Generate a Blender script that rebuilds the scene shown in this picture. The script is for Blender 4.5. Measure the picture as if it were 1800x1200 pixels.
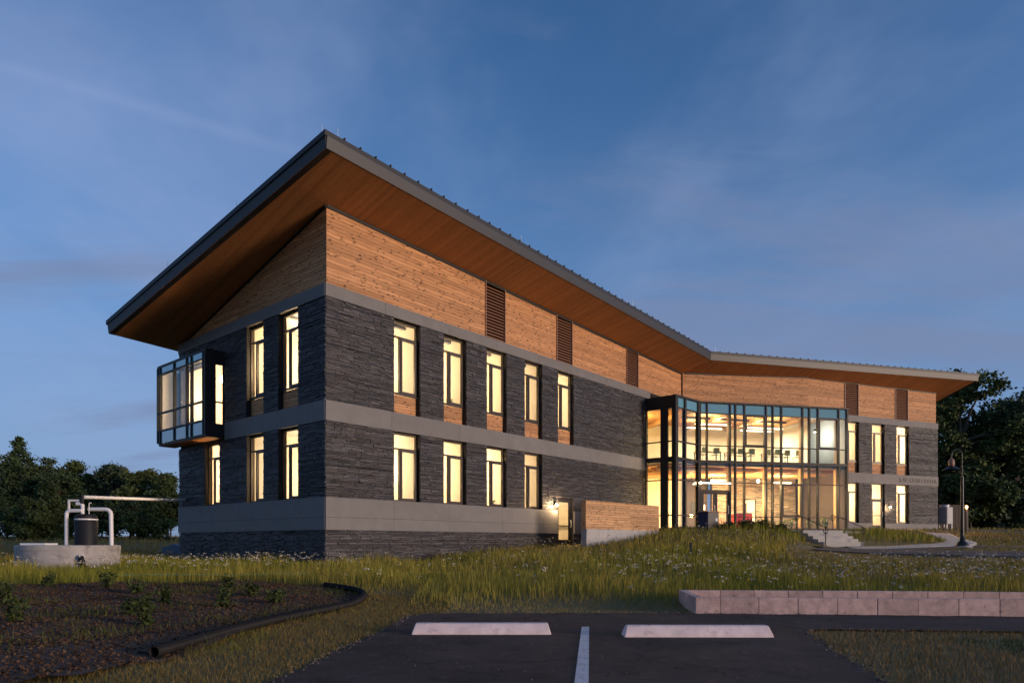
import bpy, bmesh, math, random
import numpy as np
from mathutils import Matrix, Vector
random.seed(7)
rng = np.random.default_rng(11)
for o in list(bpy.data.objects):
    bpy.data.objects.remove(o)
scene = bpy.context.scene
COL = scene.collection
R = math.radians

# ------------------------------------------------------------------ camera, sky, sun, exposure
HC = 1.25                                   # camera height over the car park; building heights below are given above it
cam_d = bpy.data.cameras.new('camera')
cam_d.sensor_width = 36.0
cam_d.lens = 24.0
cam_d.shift_y = 0.1961
cam_d.clip_end = 6000
cam = bpy.data.objects.new('camera', cam_d)
cam.location = (0, 0, HC)
cam.rotation_euler = (R(90), 0, 0)
COL.objects.link(cam)
scene.camera = cam

SUN_DIR = Vector((0.899, -0.438, 0.0)).normalized()      # the afterglow lies low behind the camera's right shoulder
SUN_EL = R(5.5)
world = bpy.data.worlds.new('World')
scene.world = world
world.use_nodes = True
wn = world.node_tree
wn.nodes.clear()
def N(tree, kind, **kw):
    n = tree.nodes.new(kind)
    for k, v in kw.items():
        setattr(n, k, v)
    return n
out = N(wn, 'ShaderNodeOutputWorld')
bg = N(wn, 'ShaderNodeBackground')
sky = N(wn, 'ShaderNodeTexSky', sky_type='NISHITA')
sky.sun_disc = False
sky.sun_elevation = R(8.0)
sky.sun_rotation = math.atan2(SUN_DIR.x, SUN_DIR.y)
sky.air_density = 1.0
sky.dust_density = 0.4
sky.ozone_density = 5.0
bg.inputs['Strength'].default_value = 0.145
# thin high cloud laid over the sky, in directions, not in the picture
tc = N(wn, 'ShaderNodeTexCoord')
sep = N(wn, 'ShaderNodeSeparateXYZ')
wn.links.new(tc.outputs['Generated'], sep.inputs[0])
mz = N(wn, 'ShaderNodeMath', operation='ADD'); mz.inputs[1].default_value = 0.16
wn.links.new(sep.outputs['Z'], mz.inputs[0])
mzc = N(wn, 'ShaderNodeMath', operation='MAXIMUM'); mzc.inputs[1].default_value = 0.05
wn.links.new(mz.outputs[0], mzc.inputs[0])
dx = N(wn, 'ShaderNodeMath', operation='DIVIDE'); dy = N(wn, 'ShaderNodeMath', operation='DIVIDE')
wn.links.new(sep.outputs['X'], dx.inputs[0]); wn.links.new(mzc.outputs[0], dx.inputs[1])
wn.links.new(sep.outputs['Y'], dy.inputs[0]); wn.links.new(mzc.outputs[0], dy.inputs[1])
cmb = N(wn, 'ShaderNodeCombineXYZ')
wn.links.new(dx.outputs[0], cmb.inputs[0]); wn.links.new(dy.outputs[0], cmb.inputs[1])
def cloud_layer(scale, sx, sy, rot, lo, hi, detail=6):
    mp = N(wn, 'ShaderNodeMapping'); mp.inputs['Scale'].default_value = (sx, sy, 1); mp.inputs['Rotation'].default_value = (0, 0, rot)
    wn.links.new(cmb.outputs[0], mp.inputs[0])
    nz = N(wn, 'ShaderNodeTexNoise'); nz.inputs['Scale'].default_value = scale; nz.inputs['Detail'].default_value = detail
    nz.inputs['Roughness'].default_value = 0.58; nz.inputs['Distortion'].default_value = 0.5
    wn.links.new(mp.outputs[0], nz.inputs['Vector'])
    mr = N(wn, 'ShaderNodeMapRange', interpolation_type='SMOOTHSTEP'); mr.inputs['From Min'].default_value = lo; mr.inputs['From Max'].default_value = hi
    wn.links.new(nz.outputs['Fac'], mr.inputs['Value'])
    return mr.outputs[0]
def mixc(fac, a, b, blend='MIX'):
    m = N(wn, 'ShaderNodeMix', data_type='RGBA', blend_type=blend)
    for sock, v in ((m.inputs['Factor'], fac), (m.inputs['A'], a), (m.inputs['B'], b)):
        if isinstance(v, (int, float)): sock.default_value = v
        elif isinstance(v, tuple): sock.default_value = v
        else: wn.links.new(v, sock)
    return m.outputs['Result']
def mulf(a, k):
    m = N(wn, 'ShaderNodeMath', operation='MULTIPLY'); wn.links.new(a, m.inputs[0]); m.inputs[1].default_value = k
    return m.outputs[0]
hz = N(wn, 'ShaderNodeMapRange', interpolation_type='SMOOTHSTEP'); hz.inputs['From Min'].default_value = 0.62; hz.inputs['From Max'].default_value = 0.0
hz.inputs['To Min'].default_value = 0.0; hz.inputs['To Max'].default_value = 0.85
wn.links.new(sep.outputs['Z'], hz.inputs['Value'])
base_sky = mixc(hz.outputs[0], sky.outputs[0], (0.86, 1.44, 2.6, 1))          # dusk haze, alike all round the horizon
wisp = cloud_layer(0.75, 1.0, 0.55, 0.5, 0.42, 0.78)
bank = cloud_layer(1.1, 0.42, 1.5, -0.35, 0.46, 0.66)
# a faded contrail: a thin band along one great circle of the sky
cv = N(wn, 'ShaderNodeVectorMath', operation='DOT_PRODUCT'); cv.inputs[1].default_value = (-0.252, 0.420, -0.873); wn.links.new(tc.outputs['Generated'], cv.inputs[0])
ca_ = N(wn, 'ShaderNodeMath', operation='ABSOLUTE'); wn.links.new(cv.outputs['Value'], ca_.inputs[0])
cr_ = N(wn, 'ShaderNodeMapRange', interpolation_type='SMOOTHSTEP'); cr_.inputs['From Min'].default_value = 0.011; cr_.inputs['From Max'].default_value = 0.0
wn.links.new(ca_.outputs[0], cr_.inputs['Value'])
ce_ = N(wn, 'ShaderNodeVectorMath', operation='DOT_PRODUCT'); ce_.inputs[1].default_value = (-0.44, 0.72, 0.53); wn.links.new(tc.outputs['Generated'], ce_.inputs[0])
cm_ = N(wn, 'ShaderNodeMapRange', interpolation_type='SMOOTHSTEP'); cm_.inputs['From Min'].default_value = 0.95; cm_.inputs['From Max'].default_value = 1.0
wn.links.new(ce_.outputs['Value'], cm_.inputs['Value'])
cx_m = N(wn, 'ShaderNodeMath', operation='MULTIPLY'); wn.links.new(cr_.outputs[0], cx_m.inputs[0]); wn.links.new(cm_.outputs[0], cx_m.inputs[1])
base_sky = mixc(1.0, base_sky, (1.08, 0.98, 0.95, 1), 'MULTIPLY')
base_sky = mixc(mulf(cx_m.outputs[0], 0.13), base_sky, (1.9, 2.2, 3.4, 1))
c1 = mixc(mulf(wisp, 0.60), base_sky, (1.62, 2.05, 3.3, 1))
c2 = mixc(mulf(bank, 0.75), c1, (0.95, 1.22, 2.0, 1))
wn.links.new(c2, bg.inputs['Color'])
wn.links.new(bg.outputs[0], out.inputs[0])

sun_d = bpy.data.lights.new('sun', 'SUN')
sun_d.energy = 1.9
sun_d.angle = R(12)
sun_d.color = (1.0, 0.74, 0.56)
sun = bpy.data.objects.new('sun', sun_d)
sv = Vector((SUN_DIR.x * math.cos(SUN_EL), SUN_DIR.y * math.cos(SUN_EL), math.sin(SUN_EL)))
sun.rotation_euler = sv.to_track_quat('Z', 'Y').to_euler()
sun.location = (30, -30, 20)
COL.objects.link(sun)

scene.view_settings.view_transform = 'Standard'
scene.view_settings.look = 'None'
scene.view_settings.exposure = 0.5
scene.view_settings.gamma = 1.0
scene.view_settings.use_curve_mapping = False
scene.render.engine = 'CYCLES'
scene.cycles.max_bounces = 7
scene.cycles.diffuse_bounces = 3
scene.cycles.glossy_bounces = 3
scene.cycles.transparent_max_bounces = 16
scene.cycles.caustics_reflective = False
scene.cycles.caustics_refractive = False
scene.cycles.sample_clamp_indirect = 6.0
scene.cycles.use_denoising = True

# ------------------------------------------------------------------ materials
MAT = {}
def mat(name, rgb, rough=0.7, metallic=0.0, spec=None, noise=None, bump=None, coords='Object', rand=0.0, attr=None, stretch=(1, 1, 1)):
    """noise=(scale, amount, detail): lightness variation; bump=(scale, strength, distance); rand: per-object lightness; attr: colour attribute"""
    m = bpy.data.materials.new(name); m.use_nodes = True
    t = m.node_tree; b = t.nodes['Principled BSDF']
    b.inputs['Roughness'].default_value = rough
    b.inputs['Metallic'].default_value = metallic
    if spec is not None: b.inputs['Specular IOR Level'].default_value = spec
    tcn = N(t, 'ShaderNodeTexCoord'); mp = N(t, 'ShaderNodeMapping'); mp.inputs['Scale'].default_value = stretch
    t.links.new(tcn.outputs[coords], mp.inputs[0])
    col = None
    if attr:
        an = N(t, 'ShaderNodeVertexColor'); an.layer_name = attr
        mx = N(t, 'ShaderNodeMix', data_type='RGBA', blend_type='MULTIPLY'); mx.inputs['Factor'].default_value = 1
        mx.inputs['A'].default_value = (*rgb, 1); t.links.new(an.outputs['Color'], mx.inputs['B']); col = mx.outputs['Result']
    fac = None
    if noise:
        nz = N(t, 'ShaderNodeTexNoise'); nz.inputs['Scale'].default_value = noise[0]; nz.inputs['Detail'].default_value = noise[2] if len(noise) > 2 else 5
        nz.inputs['Roughness'].default_value = 0.65
        t.links.new(mp.outputs[0], nz.inputs['Vector'])
        mr = N(t, 'ShaderNodeMapRange'); mr.inputs['From Min'].default_value = 0.25; mr.inputs['From Max'].default_value = 0.75
        mr.inputs['To Min'].default_value = 1 - noise[1]; mr.inputs['To Max'].default_value = 1 + noise[1]
        t.links.new(nz.outputs['Fac'], mr.inputs['Value']); fac = mr.outputs[0]
    if rand:
        oi = N(t, 'ShaderNodeObjectInfo'); mr = N(t, 'ShaderNodeMapRange')
        mr.inputs['To Min'].default_value = 1 - rand; mr.inputs['To Max'].default_value = 1 + rand
        t.links.new(oi.outputs['Random'], mr.inputs['Value'])
        if fac is None: fac = mr.outputs[0]
        else:
            mm = N(t, 'ShaderNodeMath', operation='MULTIPLY'); t.links.new(fac, mm.inputs[0]); t.links.new(mr.outputs[0], mm.inputs[1]); fac = mm.outputs[0]
    if fac is not None:
        vm = N(t, 'ShaderNodeVectorMath', operation='SCALE')
        if col is None: vm.inputs[0].default_value = rgb
        else: t.links.new(col, vm.inputs[0])
        t.links.new(fac, vm.inputs['Scale']); col = vm.outputs[0]
    if col is None: b.inputs['Base Color'].default_value = (*rgb, 1)
    else: t.links.new(col, b.inputs['Base Color'])
    if bump:
        nb = N(t, 'ShaderNodeTexNoise'); nb.inputs['Scale'].default_value = bump[0]; nb.inputs['Detail'].default_value = 6
        t.links.new(mp.outputs[0], nb.inputs['Vector'])
        bp = N(t, 'ShaderNodeBump'); bp.inputs['Strength'].default_value = bump[1]; bp.inputs['Distance'].default_value = bump[2]
        t.links.new(nb.outputs['Fac'], bp.inputs['Height']); t.links.new(bp.outputs[0], b.inputs['Normal'])
    MAT[name] = m
    return m

def wood_mat(name, rgb_a, rgb_b, knots=True, rand=0.20, boards=0.0, board_axis=1):
    """sawn boards: grain along local x, knots, a tone per board; boards>0 adds groove lines that far apart (soffit)"""
    m = bpy.data.materials.new(name); m.use_nodes = True
    t = m.node_tree; b = t.nodes['Principled BSDF']; b.inputs['Roughness'].default_value = 0.62; b.inputs['Specular IOR Level'].default_value = 0.25
    tcn = N(t, 'ShaderNodeTexCoord'); oi = N(t, 'ShaderNodeObjectInfo')
    cx = N(t, 'ShaderNodeVectorMath', operation='SCALE'); cx.inputs[0].default_value = (37, 11, 19); t.links.new(oi.outputs['Random'], cx.inputs['Scale'])
    ad = N(t, 'ShaderNodeVectorMath', operation='ADD'); t.links.new(tcn.outputs['Object'], ad.inputs[0]); t.links.new(cx.outputs[0], ad.inputs[1])
    mp = N(t, 'ShaderNodeMapping'); mp.inputs['Scale'].default_value = (0.7, 9, 9); t.links.new(ad.outputs[0], mp.inputs[0])
    nz = N(t, 'ShaderNodeTexNoise'); nz.inputs['Scale'].default_value = 2.0; nz.inputs['Detail'].default_value = 7; nz.inputs['Distortion'].default_value = 0.8
    t.links.new(mp.outputs[0], nz.inputs['Vector'])
    rp = N(t, 'ShaderNodeValToRGB'); rp.color_ramp.elements[0].position = 0.3; rp.color_ramp.elements[0].color = (*rgb_b, 1)
    rp.color_ramp.elements[1].position = 0.68; rp.color_ramp.elements[1].color = (*rgb_a, 1)
    t.links.new(nz.outputs['Fac'], rp.inputs[0]); col = rp.outputs[0]
    mr = N(t, 'ShaderNodeMapRange'); mr.inputs['To Min'].default_value = 1 - rand; mr.inputs['To Max'].default_value = 1 + rand
    t.links.new(oi.outputs['Random'], mr.inputs['Value'])
    vm = N(t, 'ShaderNodeVectorMath', operation='SCALE'); t.links.new(col, vm.inputs[0]); t.links.new(mr.outputs[0], vm.inputs['Scale']); col = vm.outputs[0]
    if knots:
        mk = N(t, 'ShaderNodeMapping'); mk.inputs['Scale'].default_value = (3.4, 8, 9.5); t.links.new(ad.outputs[0], mk.inputs[0])
        vo = N(t, 'ShaderNodeTexVoronoi'); vo.inputs['Scale'].default_value = 1.0; vo.inputs['Randomness'].default_value = 1.0
        t.links.new(mk.outputs[0], vo.inputs['Vector'])
        kr = N(t, 'ShaderNodeMapRange', interpolation_type='SMOOTHSTEP'); kr.inputs['From Min'].default_value = 0.13; kr.inputs['From Max'].default_value = 0.30
        kr.inputs['To Min'].default_value = 0.20; kr.inputs['To Max'].default_value = 1.0
        t.links.new(vo.outputs['Distance'], kr.inputs['Value'])
        vk = N(t, 'ShaderNodeVectorMath', operation='SCALE'); t.links.new(col, vk.inputs[0]); t.links.new(kr.outputs[0], vk.inputs['Scale']); col = vk.outputs[0]
    h = nz.outputs['Fac']
    if boards:
        sp = N(t, 'ShaderNodeSeparateXYZ'); t.links.new(tcn.outputs['Object'], sp.inputs[0])
        dv = N(t, 'ShaderNodeMath', operation='DIVIDE'); dv.inputs[1].default_value = boards; t.links.new(sp.outputs[board_axis], dv.inputs[0])
        fl = N(t, 'ShaderNodeMath', operation='FLOOR'); t.links.new(dv.outputs[0], fl.inputs[0])
        wnz = N(t, 'ShaderNodeTexWhiteNoise', noise_dimensions='1D'); t.links.new(fl.outputs[0], wnz.inputs['W'])
        m2 = N(t, 'ShaderNodeMapRange'); m2.inputs['To Min'].default_value = 0.86; m2.inputs['To Max'].default_value = 1.14; t.links.new(wnz.outputs['Value'], m2.inputs['Value'])
        vb = N(t, 'ShaderNodeVectorMath', operation='SCALE'); t.links.new(col, vb.inputs[0]); t.links.new(m2.outputs[0], vb.inputs['Scale']); col = vb.outputs[0]
        fr = N(t, 'ShaderNodeMath', operation='FRACT'); t.links.new(dv.outputs[0], fr.inputs[0])
        gr = N(t, 'ShaderNodeMath', operation='LESS_THAN'); gr.inputs[1].default_value = 0.09; t.links.new(fr.outputs[0], gr.inputs[0])
        g2 = N(t, 'ShaderNodeMapRange'); g2.inputs['To Min'].default_value = 1.0; g2.inputs['To Max'].default_value = -1.0; t.links.new(gr.outputs[0], g2.inputs['Value'])
        h = g2.outputs[0]
    t.links.new(col, b.inputs['Base Color'])
    bp = N(t, 'ShaderNodeBump'); bp.inputs['Strength'].default_value = 0.35; bp.inputs['Distance'].default_value = 0.008
    t.links.new(h, bp.inputs['Height']); t.links.new(bp.outputs[0], b.inputs['Normal'])
    MAT[name] = m
    return m

def glass_mat(name, tint, refl, rough=0.0, ior=1.6):
    """thin window glass: see-through, with a mirror share that grows towards grazing view"""
    m = bpy.data.materials.new(name); m.use_nodes = True
    t = m.node_tree; t.nodes.clear()
    o = N(t, 'ShaderNodeOutputMaterial'); tr = N(t, 'ShaderNodeBsdfTransparent'); gl = N(t, 'ShaderNodeBsdfGlossy')
    tr.inputs[0].default_value = (*tint, 1); gl.inputs['Roughness'].default_value = rough; gl.inputs['Color'].default_value = (refl, refl, refl, 1)
    fr = N(t, 'ShaderNodeFresnel'); fr.inputs['IOR'].default_value = ior
    mx = N(t, 'ShaderNodeMixShader')
    ge = N(t, 'ShaderNodeNewGeometry'); inv = N(t, 'ShaderNodeMath', operation='SUBTRACT'); inv.inputs[0].default_value = 1.0; t.links.new(ge.outputs['Backfacing'], inv.inputs[1])
    fm = N(t, 'ShaderNodeMath', operation='MULTIPLY'); t.links.new(fr.outputs[0], fm.inputs[0]); t.links.new(inv.outputs[0], fm.inputs[1])   # only the outer skin mirrors
    t.links.new(fm.outputs[0], mx.inputs[0]); t.links.new(tr.outputs[0], mx.inputs[1]); t.links.new(gl.outputs[0], mx.inputs[2]); t.links.new(mx.outputs[0], o.inputs[0])
    MAT[name] = m
    return m

def add_specks(name, scale, lo, hi, gain):
    """scattered pale stones or dark scuffs: multiplies the base colour where fine noise peaks"""
    t = MAT[name].node_tree; b = t.nodes['Principled BSDF']; src = b.inputs['Base Color'].links[0].from_socket
    tcn = N(t, 'ShaderNodeTexCoord'); nz = N(t, 'ShaderNodeTexNoise'); nz.inputs['Scale'].default_value = scale; nz.inputs['Detail'].default_value = 3
    t.links.new(tcn.outputs['Object'], nz.inputs['Vector'])
    mr = N(t, 'ShaderNodeMapRange'); mr.inputs['From Min'].default_value = lo; mr.inputs['From Max'].default_value = hi; mr.inputs['To Min'].default_value = 1.0; mr.inputs['To Max'].default_value = gain
    t.links.new(nz.outputs['Fac'], mr.inputs['Value'])
    vm = N(t, 'ShaderNodeVectorMath', operation='SCALE'); t.links.new(src, vm.inputs[0]); t.links.new(mr.outputs[0], vm.inputs['Scale']); t.links.new(vm.outputs[0], b.inputs['Base Color'])
def glow_mat(name, rgb, strength):
    m = bpy.data.materials.new(name); m.use_nodes = True
    t = m.node_tree; b = t.nodes['Principled BSDF']
    b.inputs['Base Color'].default_value = (0.8, 0.8, 0.8, 1); b.inputs['Emission Color'].default_value = (*rgb, 1); b.inputs['Emission Strength'].default_value = strength
    MAT[name] = m
    return m

mat('stone', (0.052, 0.050, 0.052), 0.55, attr='Col', bump=(30, 0.6, 0.01), noise=(9, 0.35), spec=0.4)
mat('stone_inside', (0.34, 0.27, 0.19), 0.6, attr='Col', bump=(30, 0.6, 0.01), noise=(9, 0.25))
mat('wall_back', (0.025, 0.024, 0.025), 0.9, noise=(6, 0.2))
mat('concrete_band', (0.165, 0.155, 0.148), 0.65, noise=(1.6, 0.13), bump=(60, 0.15, 0.004), rand=0.05)
mat('concrete_plain', (0.40, 0.385, 0.37), 0.8, noise=(3.5, 0.2, 8), bump=(45, 0.3, 0.005))
mat('concrete_block', (0.56, 0.375, 0.325), 0.85, noise=(6, 0.38, 12), bump=(50, 0.7, 0.006), rand=0.15)
mat('concrete_stop', (0.84, 0.65, 0.595), 0.75, noise=(5, 0.26, 12), bump=(60, 0.5, 0.005))
mat('concrete_tank', (0.36, 0.335, 0.315), 0.8, noise=(1.7, 0.30, 8), bump=(30, 0.3, 0.006))
mat('concrete_path', (0.42, 0.39, 0.35), 0.8, noise=(2, 0.15, 8))
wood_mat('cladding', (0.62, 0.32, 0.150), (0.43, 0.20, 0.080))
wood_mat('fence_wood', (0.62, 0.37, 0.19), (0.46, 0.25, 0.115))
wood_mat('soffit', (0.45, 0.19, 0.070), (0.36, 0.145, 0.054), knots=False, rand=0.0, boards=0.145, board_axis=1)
wood_mat('interior_wood', (0.55, 0.30, 0.13), (0.42, 0.20, 0.08), knots=False, rand=0.05, boards=0.16, board_axis=1)
mat('glulam', (0.60, 0.38, 0.18), 0.5, noise=(4, 0.12), stretch=(6, 6, 0.5))
mat('fascia', (0.034, 0.034, 0.036), 0.5, metallic=0.0, noise=(0.8, 0.06))
mat('roof_metal', (0.035, 0.036, 0.04), 0.5, spec=0.3)
mat('dark_metal', (0.020, 0.018, 0.017), 0.5, spec=0.3)
mat('bronze_frame', (0.055, 0.042, 0.034), 0.4, metallic=0.3)
mat('louvre_metal', (0.30, 0.155, 0.095), 0.5)
mat('black_void', (0.012, 0.011, 0.010), 0.9)
mat('rod', (0.75, 0.74, 0.72), 0.4, metallic=0.2)
mat('cream_paint', (0.80, 0.74, 0.62), 0.85)
mat('white_paint', (0.78, 0.77, 0.74), 0.85)
mat('tan_wall', (0.58, 0.40, 0.20), 0.8)
mat('carpet', (0.16, 0.13, 0.10), 0.95)
mat('lobby_floor', (0.42, 0.36, 0.28), 0.4)
mat('olive', (0.62, 0.58, 0.14), 0.5)
mat('tan_table', (0.55, 0.40, 0.22), 0.4)
mat('red_panel', (0.75, 0.035, 0.025), 0.4)
mat('grey_box', (0.30, 0.31, 0.33), 0.5, noise=(3, 0.1))
mat('navy', (0.025, 0.04, 0.13), 0.5)
mat('black_paint', (0.012, 0.012, 0.013), 0.45)
mat('lamp_iron', (0.018, 0.018, 0.018), 0.35, metallic=0.4)
mat('pvc', (0.72, 0.70, 0.70), 0.4)
mat('pvc_grey', (0.33, 0.33, 0.35), 0.45)
mat('tank_plastic', (0.012, 0.013, 0.017), 0.6, spec=0.25)
mat('corrugated', (0.014, 0.013, 0.013), 0.65, spec=0.2)
mat('lettering', (0.035, 0.028, 0.024), 0.5)
mat('asphalt', (0.060, 0.042, 0.035), 0.85, noise=(0.9, 0.42, 15), bump=(110, 1.0, 0.008), spec=0.25)
mat('path_asphalt', (0.125, 0.098, 0.085), 0.9, noise=(1.2, 0.25, 10), spec=0.2)
mat('line_paint', (0.62, 0.60, 0.60), 0.7, noise=(14, 0.16, 8))
mat('ground_soil', (0.16, 0.125, 0.048), 0.95, noise=(0.5, 0.35, 8), bump=(25, 0.8, 0.03))
mat('mulch', (0.080, 0.046, 0.028), 0.95, noise=(9, 0.45, 10), bump=(45, 1.0, 0.03))
mat('grass', (1, 1, 1), 0.9, attr='Col', spec=0.0)
mat('petal', (0.62, 0.55, 0.44), 0.9, spec=0.1)
mat('petal_yellow', (0.62, 0.45, 0.05), 0.8)
mat('chips', (1, 1, 1), 0.95, attr='Col', spec=0.1)
mat('bark', (0.075, 0.058, 0.045), 0.95, noise=(6, 0.35), bump=(18, 0.9, 0.05), stretch=(1, 1, 0.25))
for k, c in enumerate([(0.072, 0.098, 0.030), (0.050, 0.076, 0.030), (0.092, 0.115, 0.034), (0.058, 0.082, 0.040)]):
    mat('leaf%d' % k, c, 0.75, noise=(0.35, 0.35, 3), spec=0.2)
mat('shrub_leaf', (0.050, 0.068, 0.018), 0.75, noise=(3, 0.3), spec=0.2)
mat('bright_leaf', (0.16, 0.20, 0.035), 0.6, noise=(6, 0.35))
mat('shed_wall', (0.14, 0.13, 0.11), 0.9); mat('shed_roof', (0.17, 0.19, 0.18), 0.7, noise=(4, 0.2))
mat('screen_wood', (0.075, 0.055, 0.042), 0.85, noise=(5, 0.2), rand=0.1)
mat('blue_tarp', (0.10, 0.13, 0.19), 0.6)
mat('hose_green', (0.10, 0.42, 0.26), 0.4)
glass_mat('window_glass', (0.95, 0.945, 0.93), 1.0)
glass_mat('curtain_glass', (0.86, 0.90, 0.87), 1.0, ior=1.75)
mat('spandrel_glass', (0.10, 0.26, 0.26), 0.06, spec=1.0); MAT['spandrel_glass'].node_tree.nodes['Principled BSDF'].inputs['Coat Weight'].default_value = 1.0
MAT['spandrel_glass'].node_tree.nodes['Principled BSDF'].inputs['Coat IOR'].default_value = 2.2
WARM = (1.0, 0.71, 0.40)
glow_mat('glow_tube', (1.0, 0.86, 0.62), 5.0)
glow_mat('glow_globe', (1.0, 0.82, 0.55), 22.0)
glow_mat('glow_sconce', (1.0, 0.74, 0.42), 26.0)
glow_mat('glow_orange', (1.0, 0.36, 0.07), 1.0)
glow_mat('glow_far', (1.0, 0.85, 0.75), 6.0)

add_specks('asphalt', 55, .60, .74, 2.6); add_specks('asphalt', 2.2, .56, .70, .62); add_specks('asphalt', 5.5, .62, .70, 1.6)
def add_cracks(name):
    t = MAT[name].node_tree; b = t.nodes['Principled BSDF']; src = b.inputs['Base Color'].links[0].from_socket
    tcn = N(t, 'ShaderNodeTexCoord'); nz = N(t, 'ShaderNodeTexNoise'); nz.inputs['Scale'].default_value = 1.6; t.links.new(tcn.outputs['Object'], nz.inputs['Vector'])
    ad = N(t, 'ShaderNodeVectorMath', operation='ADD'); t.links.new(tcn.outputs['Object'], ad.inputs[0]); t.links.new(nz.outputs['Color'], ad.inputs[1])
    vo = N(t, 'ShaderNodeTexVoronoi', feature='DISTANCE_TO_EDGE'); vo.inputs['Scale'].default_value = .42; t.links.new(ad.outputs[0], vo.inputs['Vector'])
    mr = N(t, 'ShaderNodeMapRange'); mr.inputs['From Min'].default_value = .002; mr.inputs['From Max'].default_value = .008; mr.inputs['To Min'].default_value = .45; mr.inputs['To Max'].default_value = 1.0
    t.links.new(vo.outputs['Distance'], mr.inputs['Value'])
    vm = N(t, 'ShaderNodeVectorMath', operation='SCALE'); t.links.new(src, vm.inputs[0]); t.links.new(mr.outputs[0], vm.inputs['Scale']); t.links.new(vm.outputs[0], b.inputs['Base Color'])
add_cracks('asphalt')
add_specks('concrete_stop', 7, .60, .72, .78); add_specks('concrete_block', 9, .60, .72, .6); add_specks('line_paint', 22, .58, .66, .45); add_specks('concrete_tank', 3, .55, .72, .6)
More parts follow.
